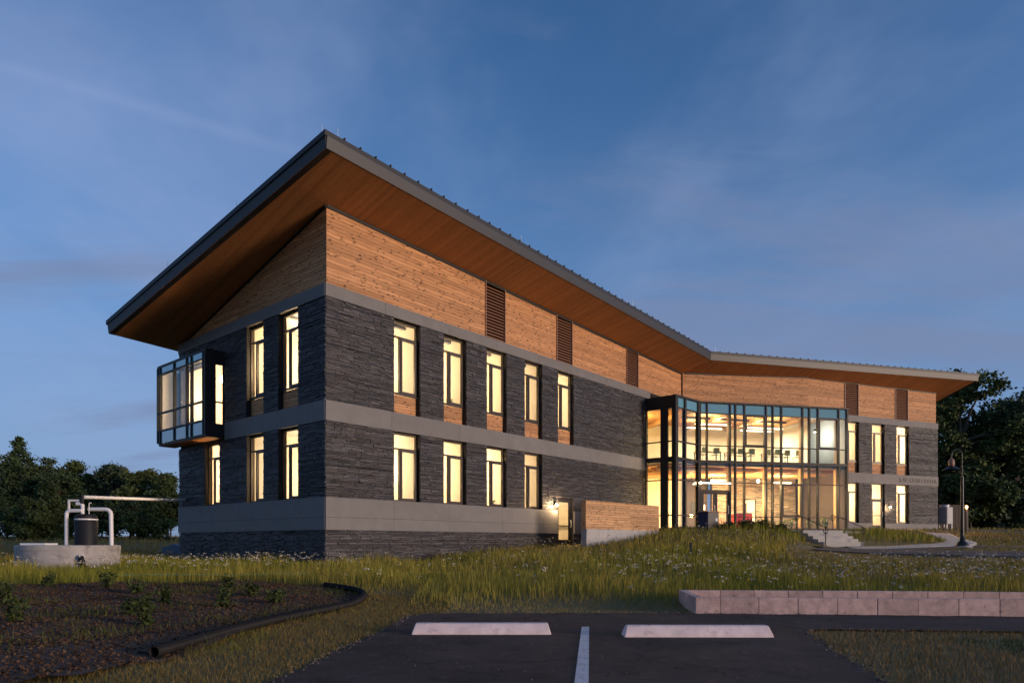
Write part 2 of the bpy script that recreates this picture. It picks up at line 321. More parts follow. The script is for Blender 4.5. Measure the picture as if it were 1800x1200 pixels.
# ------------------------------------------------------------------ builders
WM = {}                                       # world matrix of each object we place
def put(o, M=None, parent=None):
    M = M or Matrix.Identity(4)
    COL.objects.link(o)
    if parent is not None:
        o.parent = parent
        o.matrix_basis = WM[parent.name].inverted() @ M
    else:
        o.matrix_basis = M
    WM[o.name] = M
    return o
def tag(o, label=None, category=None, group=None, kind=None):
    for k, v in (('label', label), ('category', category), ('group', group), ('kind', kind)):
        if v: o[k] = v
    return o
def empty(name, loc, rz=0.0, M=None):
    o = bpy.data.objects.new(name, None); o.empty_display_size = 0.2
    return put(o, M if M is not None else Matrix.Translation(loc) @ Matrix.Rotation(rz, 4, 'Z'))
class MB:
    def __init__(self): self.v, self.f, self.c = [], [], []
    def box(self, x0, x1, y0, y1, z0, z1, col=None):
        n = len(self.v)
        self.v += [(x0,y0,z0),(x1,y0,z0),(x1,y1,z0),(x0,y1,z0),(x0,y0,z1),(x1,y0,z1),(x1,y1,z1),(x0,y1,z1)]
        self.f += [(n,n+3,n+2,n+1),(n+4,n+5,n+6,n+7),(n,n+1,n+5,n+4),(n+1,n+2,n+6,n+5),(n+2,n+3,n+7,n+6),(n+3,n,n+4,n+7)]
        if col: self.c += [col]*8
        return self
    def stone(self, x0, x1, y0, y1, z0, z1, jit, col):
        """a rough stone seen from -y: front face and four sides"""
        n = len(self.v); q = jit
        g = random.uniform
        self.v += [(x0+g(0,q),y0+g(-.008,.008),z0+g(0,q*.5)),(x1-g(0,q),y0+g(-.008,.008),z0+g(0,q*.5)),(x1-g(0,q),y0+g(-.008,.008),z1-g(0,q*.5)),(x0+g(0,q),y0+g(-.008,.008),z1-g(0,q*.5)),
                   (x0,y1,z0),(x1,y1,z0),(x1,y1,z1),(x0,y1,z1)]
        self.f += [(n,n+1,n+2,n+3),(n,n+4,n+5,n+1),(n+1,n+5,n+6,n+2),(n+2,n+6,n+7,n+3),(n+3,n+7,n+4,n)]
        self.c += [col]*8
        return self
    def prism(self, pts, axis_fn):
        """pts: outline (u,w); axis_fn(u,w,k) -> 3D for k=0,1"""
        n = len(self.v); k = len(pts)
        self.v += [axis_fn(u, w, 0) for u, w in pts] + [axis_fn(u, w, 1) for u, w in pts]
        self.f += [tuple(range(n+k-1, n-1, -1)), tuple(range(n+k, n+2*k))]
        self.f += [(n+i, n+(i+1) % k, n+k+(i+1) % k, n+k+i) for i in range(k)]
        return self
    def tube(self, path, rad, seg=10, caps=True):
        path = [Vector(p) for p in path]
        rads = rad if isinstance(rad, (list, tuple)) else [rad]*len(path)
        n0 = len(self.v); up = None
        for i, p in enumerate(path):
            d = (path[min(i+1, len(path)-1)] - path[max(i-1, 0)]).normalized()
            if up is None:
                up = Vector((0, 0, 1)) if abs(d.z) < .9 else Vector((1, 0, 0))
            s = d.cross(up)
            if s.length < 1e-4: s = d.cross(Vector((1, .3, 0)))
            s.normalize(); up = s.cross(d).normalized()
            for k in range(seg):
                a = 2*math.pi*k/seg
                self.v.append(tuple(p + (s*math.cos(a) + up*math.sin(a))*rads[i]))
        for i in range(len(path)-1):
            for k in range(seg):
                a, b = n0+i*seg+k, n0+i*seg+(k+1) % seg
                self.f.append((a, b, b+seg, a+seg))
        if caps:
            self.f.append(tuple(n0+k for k in range(seg-1, -1, -1)))
            self.f.append(tuple(n0+(len(path)-1)*seg+k for k in range(seg)))
        return self
    def lathe(self, prof, seg=24, centre=(0, 0)):
        n0 = len(self.v)
        for r, z in prof:
            for k in range(seg):
                a = 2*math.pi*k/seg
                self.v.append((centre[0]+r*math.cos(a), centre[1]+r*math.sin(a), z))
        for i in range(len(prof)-1):
            for k in range(seg):
                a, b = n0+i*seg+k, n0+i*seg+(k+1) % seg
                self.f.append((a, b, b+seg, a+seg))
        self.f.append(tuple(n0+k for k in range(seg-1, -1, -1)))
        self.f.append(tuple(n0+(len(prof)-1)*seg+k for k in range(seg)))
        return self
    def build(self, name, material, M=None, parent=None, smooth=False, bevel=0):
        me = bpy.data.meshes.new(name)
        me.from_pydata(self.v, [], self.f)
        if self.c:
            ca = me.color_attributes.new('Col', 'FLOAT_COLOR', 'POINT')
            ca.data.foreach_set('color', np.array([(*c, 1) for c in self.c], dtype=np.float32).ravel())
        me.materials.append(MAT[material])
        if smooth:
            for p in me.polygons: p.use_smooth = True
            me.set_sharp_from_angle(angle=R(40))
        me.update()
        o = bpy.data.objects.new(name, me)
        if bevel:
            bv = o.modifiers.new('bevel', 'BEVEL'); bv.width = bevel; bv.segments = 2; bv.limit_method = 'ANGLE'
        return put(o, M, parent)
def raw_mesh(name, material, verts, faces, cols=None, parent=None, M=None):
    """numpy mesh: verts (n,3), faces (m,k)"""
    me = bpy.data.meshes.new(name)
    n, m, k = len(verts), len(faces), faces.shape[1]
    me.vertices.add(n); me.vertices.foreach_set('co', np.ascontiguousarray(verts, np.float32).ravel())
    me.loops.add(m*k); me.loops.foreach_set('vertex_index', np.ascontiguousarray(faces, np.int32).ravel())
    me.polygons.add(m); me.polygons.foreach_set('loop_start', np.arange(0, m*k, k, dtype=np.int32))
    if cols is not None:
        ca = me.color_attributes.new('Col', 'FLOAT_COLOR', 'POINT')
        ca.data.foreach_set('color', np.concatenate([cols, np.ones((n, 1))], 1).astype(np.float32).ravel())
    me.materials.append(MAT[material])
    me.update(calc_edges=True)
    return put(bpy.data.objects.new(name, me), M, parent)
def copy_thing(src, M):
    """a copy of a thing with copies of its parts and sub-parts (mesh data shared)"""
    c = src.copy(); COL.objects.link(c); c.matrix_basis = M; WM[c.name] = M
    for ch in list(src.children):
        d = ch.copy(); COL.objects.link(d); d.parent = c
        for g in list(ch.children):
            h = g.copy(); COL.objects.link(h); h.parent = d
    return c
def frame(origin, ex):
    """local x along a wall (to the right as seen from outside), y into the building, z up"""
    ex = Vector((ex[0], ex[1], 0)).normalized(); ey = Vector((-ex.y, ex.x, 0))
    M = Matrix.Identity(4)
    for i in range(3):
        M[i][0] = ex[i]; M[i][1] = ey[i]; M[i][2] = (0, 0, 1)[i]
    M[0][3], M[1][3] = origin[0], origin[1]
    return M

# the plan of the building
A1 = R(40.55)
E1 = Vector((math.sin(A1), math.cos(A1), 0)); E2 = Vector((-E1.y, E1.x, 0))
CORNER = Vector((-6.414, 23.5, 0))
E3 = Vector((math.cos(R(22.5)), math.sin(R(22.5)), 0)); M3 = Vector((-E3.y, E3.x, 0))
RW = Vector((23.77, 47.9, 0))
LB = CORNER + E2*11.38
F_FRONT = frame(CORNER, E1)                   # long front of the near wing, x 0..21.9
F_SIDE = frame(LB, -E2)                       # its end wall, x 0..11.38
F_RIGHT = frame(RW, E3)                       # far wing, x -4..8.88
CW_S = Vector((7.83, 40.15, 0)); CW_N = Vector((9.30, 38.90, 0)); CW_A = Vector((11.2, 40.75, 0)); CW_B = Vector((21.13, 42.9, 0))
F_MAIN = frame(CW_A, CW_B-CW_A)               # glass front, x 0..10.16
F_ANGLE = frame(CW_N, CW_A-CW_N)              # its slanting bay
F_CHEEK = frame(CW_S, CW_N-CW_S)              # its dark cheek by the stone wall
HINGE = Vector((10.95, 43.8, 0))
MIDW = Vector((20.15, 46.4, 0))
F_MIDW = frame(HINGE, MIDW-HINGE)
Z = lambda rel: rel + HC
Z_TOP0, Z_TOP1, Z_MID0, Z_MID1, Z_BASE0, Z_BASEJ, Z_BASE1 = Z(8.485), Z(8.93), Z(4.21), Z(4.915), Z(.439), Z(.881), Z(1.576)
FLOOR1, FLOOR2 = Z(.85), Z(4.95)
def soff_left(t, s): return Z(11.71 - .031*t - .244*s)
def ts(p): d = p - CORNER; return d.dot(E1), d.dot(E2)
def soff_left_w(p): return soff_left(*ts(p))
def soff_right_w(p): return Z(10.88 + .1239*(p.x-10.95) - .296*(p.y-43.8))
# ------------------------------------------------------------------ terrain
CP = np.array([(-2,6,0),(1,6,0),(4,6,0),(-1.7,12,0),(1,12,0),(3,12,0),(8.6,11.5,0),(7,9.6,0),(15,11,0),(15,6,0),(0,0,0),(10,-4,0),(-10,-4,0),
    (-3.8,7.3,.02),(-3.2,12.7,.10),(-3,13.9,.13),(-6.4,17,.25),(-11.7,15.6,.25),(-8,8,.05),(-15,10,.15),(-22,16,.25),
    (-6.4,23.2,.42),(-3.6,26.5,.42),(-1.9,28.6,.66),(-.25,30.6,.92),(2.6,33.9,1.08),(-15,30.6,.38),(-11,27,.40),(-14.4,21,.33),
    (-30,45,.6),(-50,90,1.9),(-20,95,2.0),(-85,90,1.9),(-25,60,1.1),(3.4,31.0,1.08),(8.0,36.0,1.75),(6,33.6,1.38),
    (9.5,38,1.86),(13,40,1.86),(17,41,1.84),(20.8,42,1.88),(13.2,36.3,1.98),(10.8,34.5,1.72),(14.1,35.2,1.68),(15.7,35.0,1.10),(15.6,32.5,.98),
    (0,20,.42),(3,25,.72),(8,30,1.22),(6,18,.34),(-2,16,.2),(10,24,.74),(0,26,.58),
    (17.2,35.6,1.10),(16.6,38.8,1.80),(20,35,1.08),(24,36.5,1.12),(19.4,29.5,1.05),(14.5,29,.86),
    (24,47,2.2),(32,50.5,2.25),(24,43.5,1.92),(21.5,40,1.75),(27,42,1.5),(30,45,1.8),
    (7,14,.08),(10.5,14.3,.12),(20,22,.6),(16,18,.36),(30,30,1.1),(40,45,1.9),(60,70,2.2),(30,75,2.4),(0,110,2.0),(60,20,.6),(30,10,.1),(90,90,2.2),(70,-4,.2),(-60,0,.2),(-60,40,.6)], float)
def _tps_fit(P):
    n = len(P); d = np.hypot(P[:,None,0]-P[None,:,0], P[:,None,1]-P[None,:,1])
    K = np.where(d > 0, d*d*np.log(np.maximum(d, 1e-9)), 0) + np.eye(n)*0.4
    A = np.zeros((n+3, n+3)); A[:n,:n] = K; A[:n,n] = 1; A[:n,n+1:] = P[:,:2]; A[n,:n] = 1; A[n+1:,:n] = P[:,:2].T
    return np.linalg.solve(A, np.concatenate([P[:,2], np.zeros(3)]))
_W = _tps_fit(CP)
def sstep(x): x = np.clip(x, 0, 1); return x*x*(3-2*x)
def ground_z(x, y):
    x = np.asarray(x, float); y = np.asarray(y, float); shp = x.shape
    xf, yf = x.ravel(), y.ravel(); out_ = np.empty_like(xf)
    for i in range(0, len(xf), 20000):
        xx = np.clip(xf[i:i+20000], -90, 95); yy = np.clip(yf[i:i+20000], -4, 112)
        d2 = (xx[:,None]-CP[None,:,0])**2 + (yy[:,None]-CP[None,:,1])**2
        zz = (0.5*d2*np.log(np.maximum(d2, 1e-12))) @ _W[:len(CP)] + _W[len(CP)] + _W[len(CP)+1]*xx + _W[len(CP)+2]*yy
        zz = np.clip(zz, -0.05, 2.6)
        flat = np.maximum(sstep((yy-12.1)/2.2), sstep((-2.3-xx)/2.2))       # the car park is level
        lx = (xx-16.6)*.9659+(yy-37.0)*.2588; ly = -(xx-16.6)*.2588+(yy-37.0)*.9659       # a cutting for the steps
        cut = (np.abs(lx) < 1.75) & (ly > -3.2) & (ly < .75)
        zz = np.where(cut, np.minimum(zz, np.clip(1.86+ly*.46, 1.06, 1.8)), zz)
        out_[i:i+20000] = zz*flat
    return out_.reshape(shp)
gz1 = lambda x, y: float(ground_z(np.array([x]), np.array([y]))[0])
def in_poly(x, y, poly):
    inside = np.zeros(x.shape, bool); n = len(poly)
    for i in range(n):
        (x0, y0), (x1, y1) = poly[i], poly[(i+1) % n]
        c = ((y0 > y) != (y1 > y)) & (x < (x1-x0)*(y-y0)/((y1-y0) or 1e-9) + x0)
        inside ^= c
    return inside
xs = np.concatenate([[-2500,-1200,-600,-300,-180], np.arange(-110,-40,5), np.arange(-40,45,.6), np.arange(45,115,5), [180,300,600,1200,2500]])
ys = np.concatenate([[-600,-200,-60,-25,-10], np.arange(-4,60,.6), np.arange(60,120,4), [160,240,400,800,1600,3000]])
GX, GY = np.meshgrid(xs, ys); GZ = ground_z(GX, GY)
nx, ny = len(xs), len(ys)
idx = np.arange(nx*ny).reshape(ny, nx)
gf = np.stack([idx[:-1,:-1].ravel(), idx[:-1,1:].ravel(), idx[1:,1:].ravel(), idx[1:,:-1].ravel()], 1)
g = raw_mesh('ground', 'ground_soil', np.stack([GX.ravel(), GY.ravel(), GZ.ravel()-.015], 1), gf)
for p in g.data.polygons: p.use_smooth = True
tag(g, kind='structure')

ASPHALT = [(-3.2,-3.5),(-2.13,6.07),(-1.90,9.0),(-1.72,11.6),(-1.45,11.98),(3.15,12.02),(3.3,11.9),(8.65,11.42),(40,8.6),(40,6.4),(7.26,9.52),(4.4,9.72),(4.05,9.45),(3.34,6.07),(1.3,-3.5)]
def sheet(name, poly, z, material, kind='structure', thick=0.0, parent=None):
    bm = bmesh.new(); vs = [bm.verts.new((x, y, z)) for x, y in poly]; bm.faces.new(vs); bmesh.ops.triangulate(bm, faces=bm.faces[:])
    me = bpy.data.meshes.new(name); bm.to_mesh(me); bm.free(); me.materials.append(MAT[material])
    o = put(bpy.data.objects.new(name, me), None, parent)
    if me.polygons and me.polygons[0].normal.z < 0: me.flip_normals()
    if kind: tag(o, kind=kind)
    return o
def ragged(poly, step=.35, amp=.05):
    out_ = []
    for (x0, y0), (x1, y1) in zip(poly, poly[1:]+poly[:1]):
        k = max(1, int(math.hypot(x1-x0, y1-y0)/step))
        out_ += [(x0+(x1-x0)*i/k+random.uniform(-amp, amp), y0+(y1-y0)*i/k+random.uniform(-amp, amp)) for i in range(k)]
    return out_
sheet('car_park', ragged(ASPHALT, .22, .06), 0.014, 'asphalt')
line = sheet('parking_line', [(1.02,10.0),(1.13,10.0),(.56,5.0),(.43,5.0)], .020, 'line_paint')
def ribbon(name, pts, widths, material, lift=.05, kind='structure', step=.4):
    """a strip of paving that follows the ground"""
    P = [Vector((x, y)) for x, y in pts]; dense, W = [], []
    for i in range(len(P)-1):
        k = max(2, int((P[i+1]-P[i]).length/step))
        for j in range(k):
            f = j/k; dense.append(P[i].lerp(P[i+1], f)); W.append(widths[i]*(1-f)+widths[i+1]*f)
    dense.append(P[-1]); W.append(widths[-1])
    for _ in range(3): dense = [dense[0]] + [(dense[i-1]+dense[i]*2+dense[i+1])/4 for i in range(1, len(dense)-1)] + [dense[-1]]
    V, m = [], 9
    for i, p in enumerate(dense):
        d = (dense[min(i+1, len(dense)-1)]-dense[max(i-1, 0)]).normalized(); s = Vector((-d.y, d.x))
        for k in range(m):
            q = p + s*W[i]*(min(max(k-1, 0), 6)/6-.5); V.append((q.x, q.y))
    V = np.array(V); zz = ground_z(V[:,0], V[:,1]).reshape(-1, m)
    zz = np.repeat(zz.mean(1, keepdims=True), m, 1)*.15 + zz*.85
    zz[:, 0] -= .3; zz[:, -1] -= .3                       # its edges run down into the ground
    k = np.arange(len(dense)*m).reshape(-1, m)
    f = np.stack([k[:-1,:-1].ravel(), k[:-1,1:].ravel(), k[1:,1:].ravel(), k[1:,:-1].ravel()], 1)[:, ::-1]
    o = raw_mesh(name, material, np.concatenate([V, zz.reshape(-1, 1)+lift], 1), f)
    o.data.polygons.foreach_set('use_smooth', [True]*len(o.data.polygons))
    return tag(o, kind=kind), np.array([(p.x, p.y) for p in dense]), np.array(W)
PATHS = []
for nm, pts, w, mtl in [
    ('footpath', [(13.9,30.2),(16.2,30.3),(19.0,30.4),(24,30.2),(32,30.4),(48,31)], [2.4,3.4,2.6,1.5,1.4,1.6], 'path_asphalt'),
    ('footpath', [(13.2,29.4),(15.0,28.0),(17.5,25.6),(21,23.4),(28,21.2),(40,19.0)], [2.4,3.4,2.8,2.4,2.2,2.2], 'path_asphalt'),
    ('concrete_walk', [(17.0,34.3),(19.6,33.9),(22.3,35.0),(24.8,37.6),(26.6,41.6),(28.0,45.0)], [1.6,1.5,1.5,1.5,1.4,1.4], 'concrete_path')]:
    o, pp, ww = ribbon(nm, pts, w, mtl, lift=.05 if mtl == 'path_asphalt' else .058)
    PATHS.append((pp, ww))
BED = [(-3.6,7.35),(-3.75,8.6),(-3.65,10.2),(-3.3,11.6),(-3.05,12.9),(-3.0,14.0),(-3.6,15.3),(-4.8,16.4),(-6.6,17.0),(-9,16.6),(-12,15.2),(-15,13.6),(-19,11.5),(-19,3),(-5,3),(-4.3,5.5)]
BX, BY = np.meshgrid(np.arange(-19.5,-2.4,.3), np.arange(2.8,17.6,.3)); keep = in_poly(BX+.15, BY+.15, BED)
bz = ground_z(BX, BY) + .035 + .035*np.sin(BX*2.1)*np.cos(BY*1.7)
bi = np.arange(BX.size).reshape(BX.shape); km = keep[:-1,:-1]
bf = np.stack([bi[:-1,:-1][km], bi[:-1,1:][km], bi[1:,1:][km], bi[1:,:-1][km]], 1)
bd = raw_mesh('planting_bed', 'mulch', np.stack([BX.ravel(), BY.ravel(), bz.ravel()], 1), bf)
tag(bd, kind='structure')

# ------------------------------------------------------------------ the building
hall = empty('campus_building', (CORNER.x, CORNER.y, .4))
tag(hall, 'two-storey dark stone and timber-clad building with tilted roof, lit windows and glass entrance', 'building')
def part(mb, name, material, M=None, parent=None, **kw): return mb.build(name, material, M, parent or hall, **kw)

def slabs(x0, x1, z0, z1, holes):
    """the rectangle minus holes, as rectangles (xa, xb, za, zb)"""
    zs = sorted({z0, z1, *[min(max(h[k], z0), z1) for h in holes for k in (2, 3)]}); res = []
    for za, zb in zip(zs, zs[1:]):
        if zb-za < 1e-4: continue
        cuts = sorted((h[0], h[1]) for h in holes if h[2] < zb-1e-4 and h[3] > za+1e-4); x = x0
        for a, b in cuts:
            if a > x+1e-4: res.append((x, min(a, x1), za, zb))
            x = max(x, b)
        if x < x1-1e-4: res.append((x, x1, za, zb))
    return res
def stone_field(mb, rects, depth=.0, tone=1.0):
    """ledge stone laid in thin uneven courses"""
    for xa, xb, za, zb in rects:
        z = za
        while z < zb-1e-3:
            h = random.choice((.03, .035, .04, .05, .055, .07))
            if zb-z-h < .03: h = zb-z
            x = xa
            while x < xb-1e-3:
                w = random.uniform(.12, .75)*(.75 if h > .065 else 1)
                if xb-x-w < .1: w = xb-x
                v = random.choice((.6, .8, .9, 1.0, 1.1, 1.25, 1.6))*random.uniform(.85, 1.15)*tone; k = random.random()
                c = (v*1.06, v*.98, v*.96) if k < .25 else ((v*.97, v*.98, v*1.08) if k < .6 else ((v*1.2, v*1.02, v*.88) if k > .95 else (v, v, v)))
                mb.stone(x+.003, x+w-.003, depth-random.uniform(0, .036), depth+.05, z+.003, z+h-.004, .008, c)
                x += w
            z += h
OPEN_W = [(3.0+2.587*k, 4.31+2.587*k) for k in range(5)]
Z_U0 = Z(5.68)
front_holes = [(a, b, Z_MID1, Z_TOP0) for a, b in OPEN_W] + [(a, b, Z_BASE1, Z_MID0) for a, b in OPEN_W[:4]] + [(13.35, 14.66, Z(-.2), Z(2.22))]
side_s = [(1.69, 3.02), (4.08, 5.37), (7.57, 8.90)]
SL = 11.38
side_x = [(SL-b, SL-a) for a, b in side_s]
BAY = (-.35, SL-7.11, Z(4.3), Z(7.84))
side_holes = [(a, b, Z_MID1, Z_TOP0) for a, b in side_x[:2]] + [(a, b, Z_BASE1, Z_MID0) for a, b in side_x] + [(.25, SL-7.2, Z(4.4), Z(7.7))]
RWIN = [(-.5, .79), (2.07, 3.32), (4.54, 5.83)]
Z_RB = Z(1.38)
right_holes = [(a, b, Z_MID1, Z_TOP0) for a, b in RWIN] + [(a, b, Z_RB, Z_MID0) for a, b in (RWIN[0], RWIN[2])] + [(2.07, 3.32, Z(.9), Z_MID0)]
def facade(M, x0, x1, zg, holes, bands, back_top, ends=(0, 0), reveal=.34):
    mb = MB()
    for xa, xb, za, zb in slabs(x0+ends[0], x1-ends[1], zg, back_top, holes): mb.box(xa, xb, .05, reveal, za, zb)
    part(mb, 'wall', 'wall_back', M)
    mb = MB(); st = []
    hh = holes + [(x0-1, x1+1, a, b) for a, b in bands]
    stone_field(mb, slabs(x0, x1, zg, bands[-1][0], hh))
    o = part(mb, 'stone_veneer', 'stone', M); o['kind'] = 'stuff'
facade(F_FRONT, 0, 21.9, Z(-1.5), front_holes, [(Z_BASE0, Z_BASE1), (Z_MID0, Z_MID1), (Z_TOP0, Z_TOP1)], Z_TOP1-.02, ends=(.05, 0))
facade(F_SIDE, 0, SL, Z(-1.5), side_holes, [(Z_BASE0, Z_BASE1), (Z_MID0, Z_MID1), (Z_TOP0, Z_TOP1)], Z_TOP1-.02, ends=(.05, .40))
facade(F_RIGHT, -.9, 8.88, Z(.2), right_holes, [(Z(.2), Z_RB), (Z_MID0, Z_MID1), (Z_TOP0, Z_TOP1)], Z_TOP1-.02, ends=(0, .05))
F_REND = frame(RW + E3*8.88, M3)              # far wing's end wall
facade(F_REND, 0, 8, Z(.2), [], [(Z(.2), Z_RB), (Z_MID0, Z_MID1), (Z_TOP0, Z_TOP1)], Z_TOP1-.02, ends=(.4, 0))
def band(M, x0, x1, z0, z1, lens, holes=(), out_=.045, w0=0):
    """concrete band: a row of cast panels with open joints"""
    x, i = x0, 0
    while x < x1-.05:
        L = lens[i % len(lens)]
        if x1-x-L < .6: L = x1-x
        for xa, xb, za, zb in slabs(x+.004, x+L-.004, z0+.004, z1-.004, list(holes)):
            part(MB().box(xa, xb, -out_, .049, za, zb), 'concrete_panel', 'concrete_band', M)
        x += L; i += 1
dh = [(13.3, 14.71, Z(-.3), Z(2.3))]
for (z0, z1) in ((Z_BASE0, Z_BASEJ), (Z_BASEJ, Z_BASE1)): band(F_FRONT, -.03, 21.9, z0, z1, [3.0, 2.9, 3.3], dh, .05)
band(F_FRONT, -.03, 21.95, Z_MID0, Z_MID1, [2.9, 3.6, 3.1], (), .05)
band(F_FRONT, -.03, 22.43, Z_TOP0, Z_TOP1, [2.6, 3.3, 2.9, 3.0], (), .05)
for (z0, z1) in ((Z_BASE0, Z_BASEJ), (Z_BASEJ, Z_BASE1)): band(F_SIDE, 0, SL-.003, z0, z1, [3.2, 2.7], (), .05)
band(F_SIDE, SL-7.08, SL-.003, Z_MID0, Z_MID1, [2.9, 3.2], (), .05)
band(F_SIDE, 0, SL-.003, Z_TOP0, Z_TOP1, [3.1, 2.8], (), .05)
band(F_RIGHT, -.8, 8.90, Z(.2), Z_RB, [3.0], [(2.05, 3.34, Z(.5), Z_RB+.1)], .04)
band(F_RIGHT, -.8, 8.90, Z_MID0, Z_MID1, [2.85, 3.2], (), .05)
band(F_RIGHT, -.8, 8.90, Z_TOP0, Z_TOP1, [2.85, 3.1], (), .05)
for z0, z1 in ((Z(.2), Z_RB), (Z_MID0, Z_MID1), (Z_TOP0, Z_TOP1)): band(F_REND, .05, 8, z0, z1, [3.0], (), .05)

# windows: a top light over a narrow fixed light and a casement
def window(M, x0, x1, z0, z1, d=.17, spandrel=None):
    zt = z1-.62; xm = x0+(x1-x0)*.34; f = .055
    mb = MB()
    mb.box(x0, x0+f, d, d+.09, z0, z1).box(x1-f, x1, d, d+.09, z0, z1).box(x0+f, x1-f, d, d+.09, z1-f-.03, z1).box(x0+f, x1-f, d, d+.09, z0, z0+f)
    mb.box(x0+f, x1-f, d, d+.09, zt-.03, zt+.03).box(xm-.03, xm+.03, d, d+.09, z0+f, zt-.03)
    w = part(mb, 'window', 'bronze_frame', M)
    s = MB(); a, b, c, e = xm+.03, x1-f, z0+f, zt-.03; q = .075
    s.box(a, a+q, d-.025, d+.06, c, e).box(b-q, b, d-.025, d+.06, c, e).box(a+q, b-q, d-.025, d+.06, c, c+q).box(a+q, b-q, d-.025, d+.06, e-q, e)
    s.build('sash', 'bronze_frame', M, w)
    for (pa, pb, pc, pd, y) in ((x0+f, x1-f, zt+.03, z1-f-.03, d+.05), (x0+f, xm-.03, z0+f, zt-.03, d+.05), (a+q, b-q, c+q, e-q, d+.02)):
        MB().box(pa, pb, y, y+.012, pc, pd).build('pane', 'window_glass', M, w)
    MB().box(x0, x1, d-.06, d+.02, z0-.03, z0-.002).build('sill', 'bronze_frame', M, w)
    MB().box(x1-.014, x1-.001, .0, d+.05, (spandrel or z0)+.003, z1-.003).build('jamb_lining', 'dark_metal', M, w)
    MB().box(x0+.001, x0+.014, .0, d+.05, (spandrel or z0)+.003, z1-.003).build('jamb_lining', 'dark_metal', M, w)
    if spandrel is not None:                  # boards under an upper window
        MB().box(x0, x1, d+.06, d+.1, spandrel, z0-.03).build('backing_board', 'wall_back', M, w)
        n = 7; h = (z0-.035-spandrel)/n
        for k in range(n):
            MB().box(x0+.016, x1-.016, d+.02, d+.058, spandrel+k*h+.003, spandrel+(k+1)*h-.005).build('plank', 'cladding', M, w)
    return w
for a, b in OPEN_W: window(F_FRONT, a, b, Z_U0, Z_TOP0, spandrel=Z_MID1)
for a, b in OPEN_W[:4]: window(F_FRONT, a, b, Z_BASE1, Z_MID0)
for a, b in side_x[:2]: window(F_SIDE, a, b, Z_U0, Z_TOP0, spandrel=Z_MID1)
for a, b in side_x: window(F_SIDE, a, b, Z_BASE1, Z_MID0)
for a, b in RWIN: window(F_RIGHT, a, b, Z_U0, Z_TOP0, spandrel=Z_MID1)
for a, b in (RWIN[0], RWIN[2]): window(F_RIGHT, a, b, Z_RB, Z_MID0)
def glass_door(M, x0, x1, z0, z1, transom=None, d=.10, rail=.95):
    f = .06
    mb = MB().box(x0, x0+f, d, d+.12, z0, z1).box(x1-f, x1, d, d+.12, z0, z1).box(x0+f, x1-f, d, d+.12, z1-f, z1)
    zl = transom or z1-f
    if transom: mb.box(x0+f, x1-f, d, d+.12, transom, transom+.07)
    w = part(mb, 'door', 'dark_metal', M)
    a, b = x0+f, x1-f; q = .13
    MB().box(a, a+q, d+.01, d+.06, z0+.01, zl).box(b-q, b, d+.01, d+.06, z0+.01, zl).box(a+q, b-q, d+.01, d+.06, z0+.01, z0+.28).box(a+q, b-q, d+.01, d+.06, zl-.13, zl).box(a+q, b-q, d+.01, d+.05, z0+rail, z0+rail+.05).build('leaf_frame', 'dark_metal', M, w)
    MB().box(a+q, b-q, d+.03, d+.042, z0+.28, z0+rail).build('pane', 'window_glass', M, w)
    MB().box(a+q, b-q, d+.03, d+.042, z0+rail+.05, zl-.13).build('pane', 'window_glass', M, w)
    if transom: MB().box(a, b, d+.05, d+.062, transom+.07, z1-f).build('pane', 'window_glass', M, w)
    MB().tube([(b-q*.5, d-.01, z0+.9), (b-q*.5, d-.05, z0+.93), (b-q*.5, d-.05, z0+1.25), (b-q*.5, d-.01, z0+1.28)], .012, 8).build('handle', 'rod', M, w, smooth=True)
    return w
glass_door(F_FRONT, 13.36, 14.65, Z(-.14), Z(2.2))
glass_door(F_RIGHT, 2.09, 3.30, Z(.95), Z_MID0, transom=Z(3.05))

# timber cladding: every board its own piece, cut to the slope of the roof
def clip_poly(pts, fn):
    """keep where fn(x, z) >= 0 (fn linear)"""
    res = []
    for (p, q) in zip(pts, pts[1:]+pts[:1]):
        a, b = fn(*p), fn(*q)
        if a >= 0: res.append(p)
        if (a >= 0) != (b >= 0):
            f = a/(a-b); res.append((p[0]+(q[0]-p[0])*f, p[1]+(q[1]-p[1])*f))
    return res
board_count = [0]; extra_boards = {}
def cladding(M, x0, x1, zb, ztop, gaps, key, course=.132, depth=.10, lens=(2.4, 4.8), own=True):
    """boards from zb up to ztop(x); gaps: openings for louvres"""
    zmax = max(ztop(x0), ztop(x1)); z = zb; sl = (ztop(x1)-ztop(x0))/(x1-x0); c0 = ztop(x0)-sl*x0
    while z < zmax:
        for xa, xb, _, _ in slabs(x0, x1, z, z+.1, [(a, b, z-1, z+1) for a, b in gaps]):
            x = xa
            while x < xb-.01:
                L = random.uniform(*lens)
                if xb-x-L < .9: L = xb-x
                pts = clip_poly([(x+.002, z+.003), (x+L-.002, z+.003), (x+L-.002, z+course-.006), (x+.002, z+course-.006)], lambda u, w: sl*u+c0-w)
                if len(pts) >= 3 and max(p[1] for p in pts)-min(p[1] for p in pts) > .01:
                    dd = depth-random.uniform(0, .006)
                    fn = lambda u, w, k: (u, dd if k == 0 else dd+.022, w)
                    if own and board_count[0] < 300:
                        part(MB().prism(pts, fn), 'plank', 'cladding', M); board_count[0] += 1
                    else:
                        extra_boards.setdefault(key, (M, MB()))[1].prism(pts, fn)
                x += L
        z += course
    mb = MB()                                   # sheathing behind the boards
    for xa, xb, _, _ in slabs(x0, x1, 0, 1, [(a, b, -1, 2) for a, b in gaps]):
        mb.prism([(xa, zb-.2), (xb, zb-.2), (xb, ztop(xb)), (xa, ztop(xa))], lambda u, w, k: (u, depth+.024 if k == 0 else depth+.14, w))
    part(mb, 'sheathing', 'black_void', M)
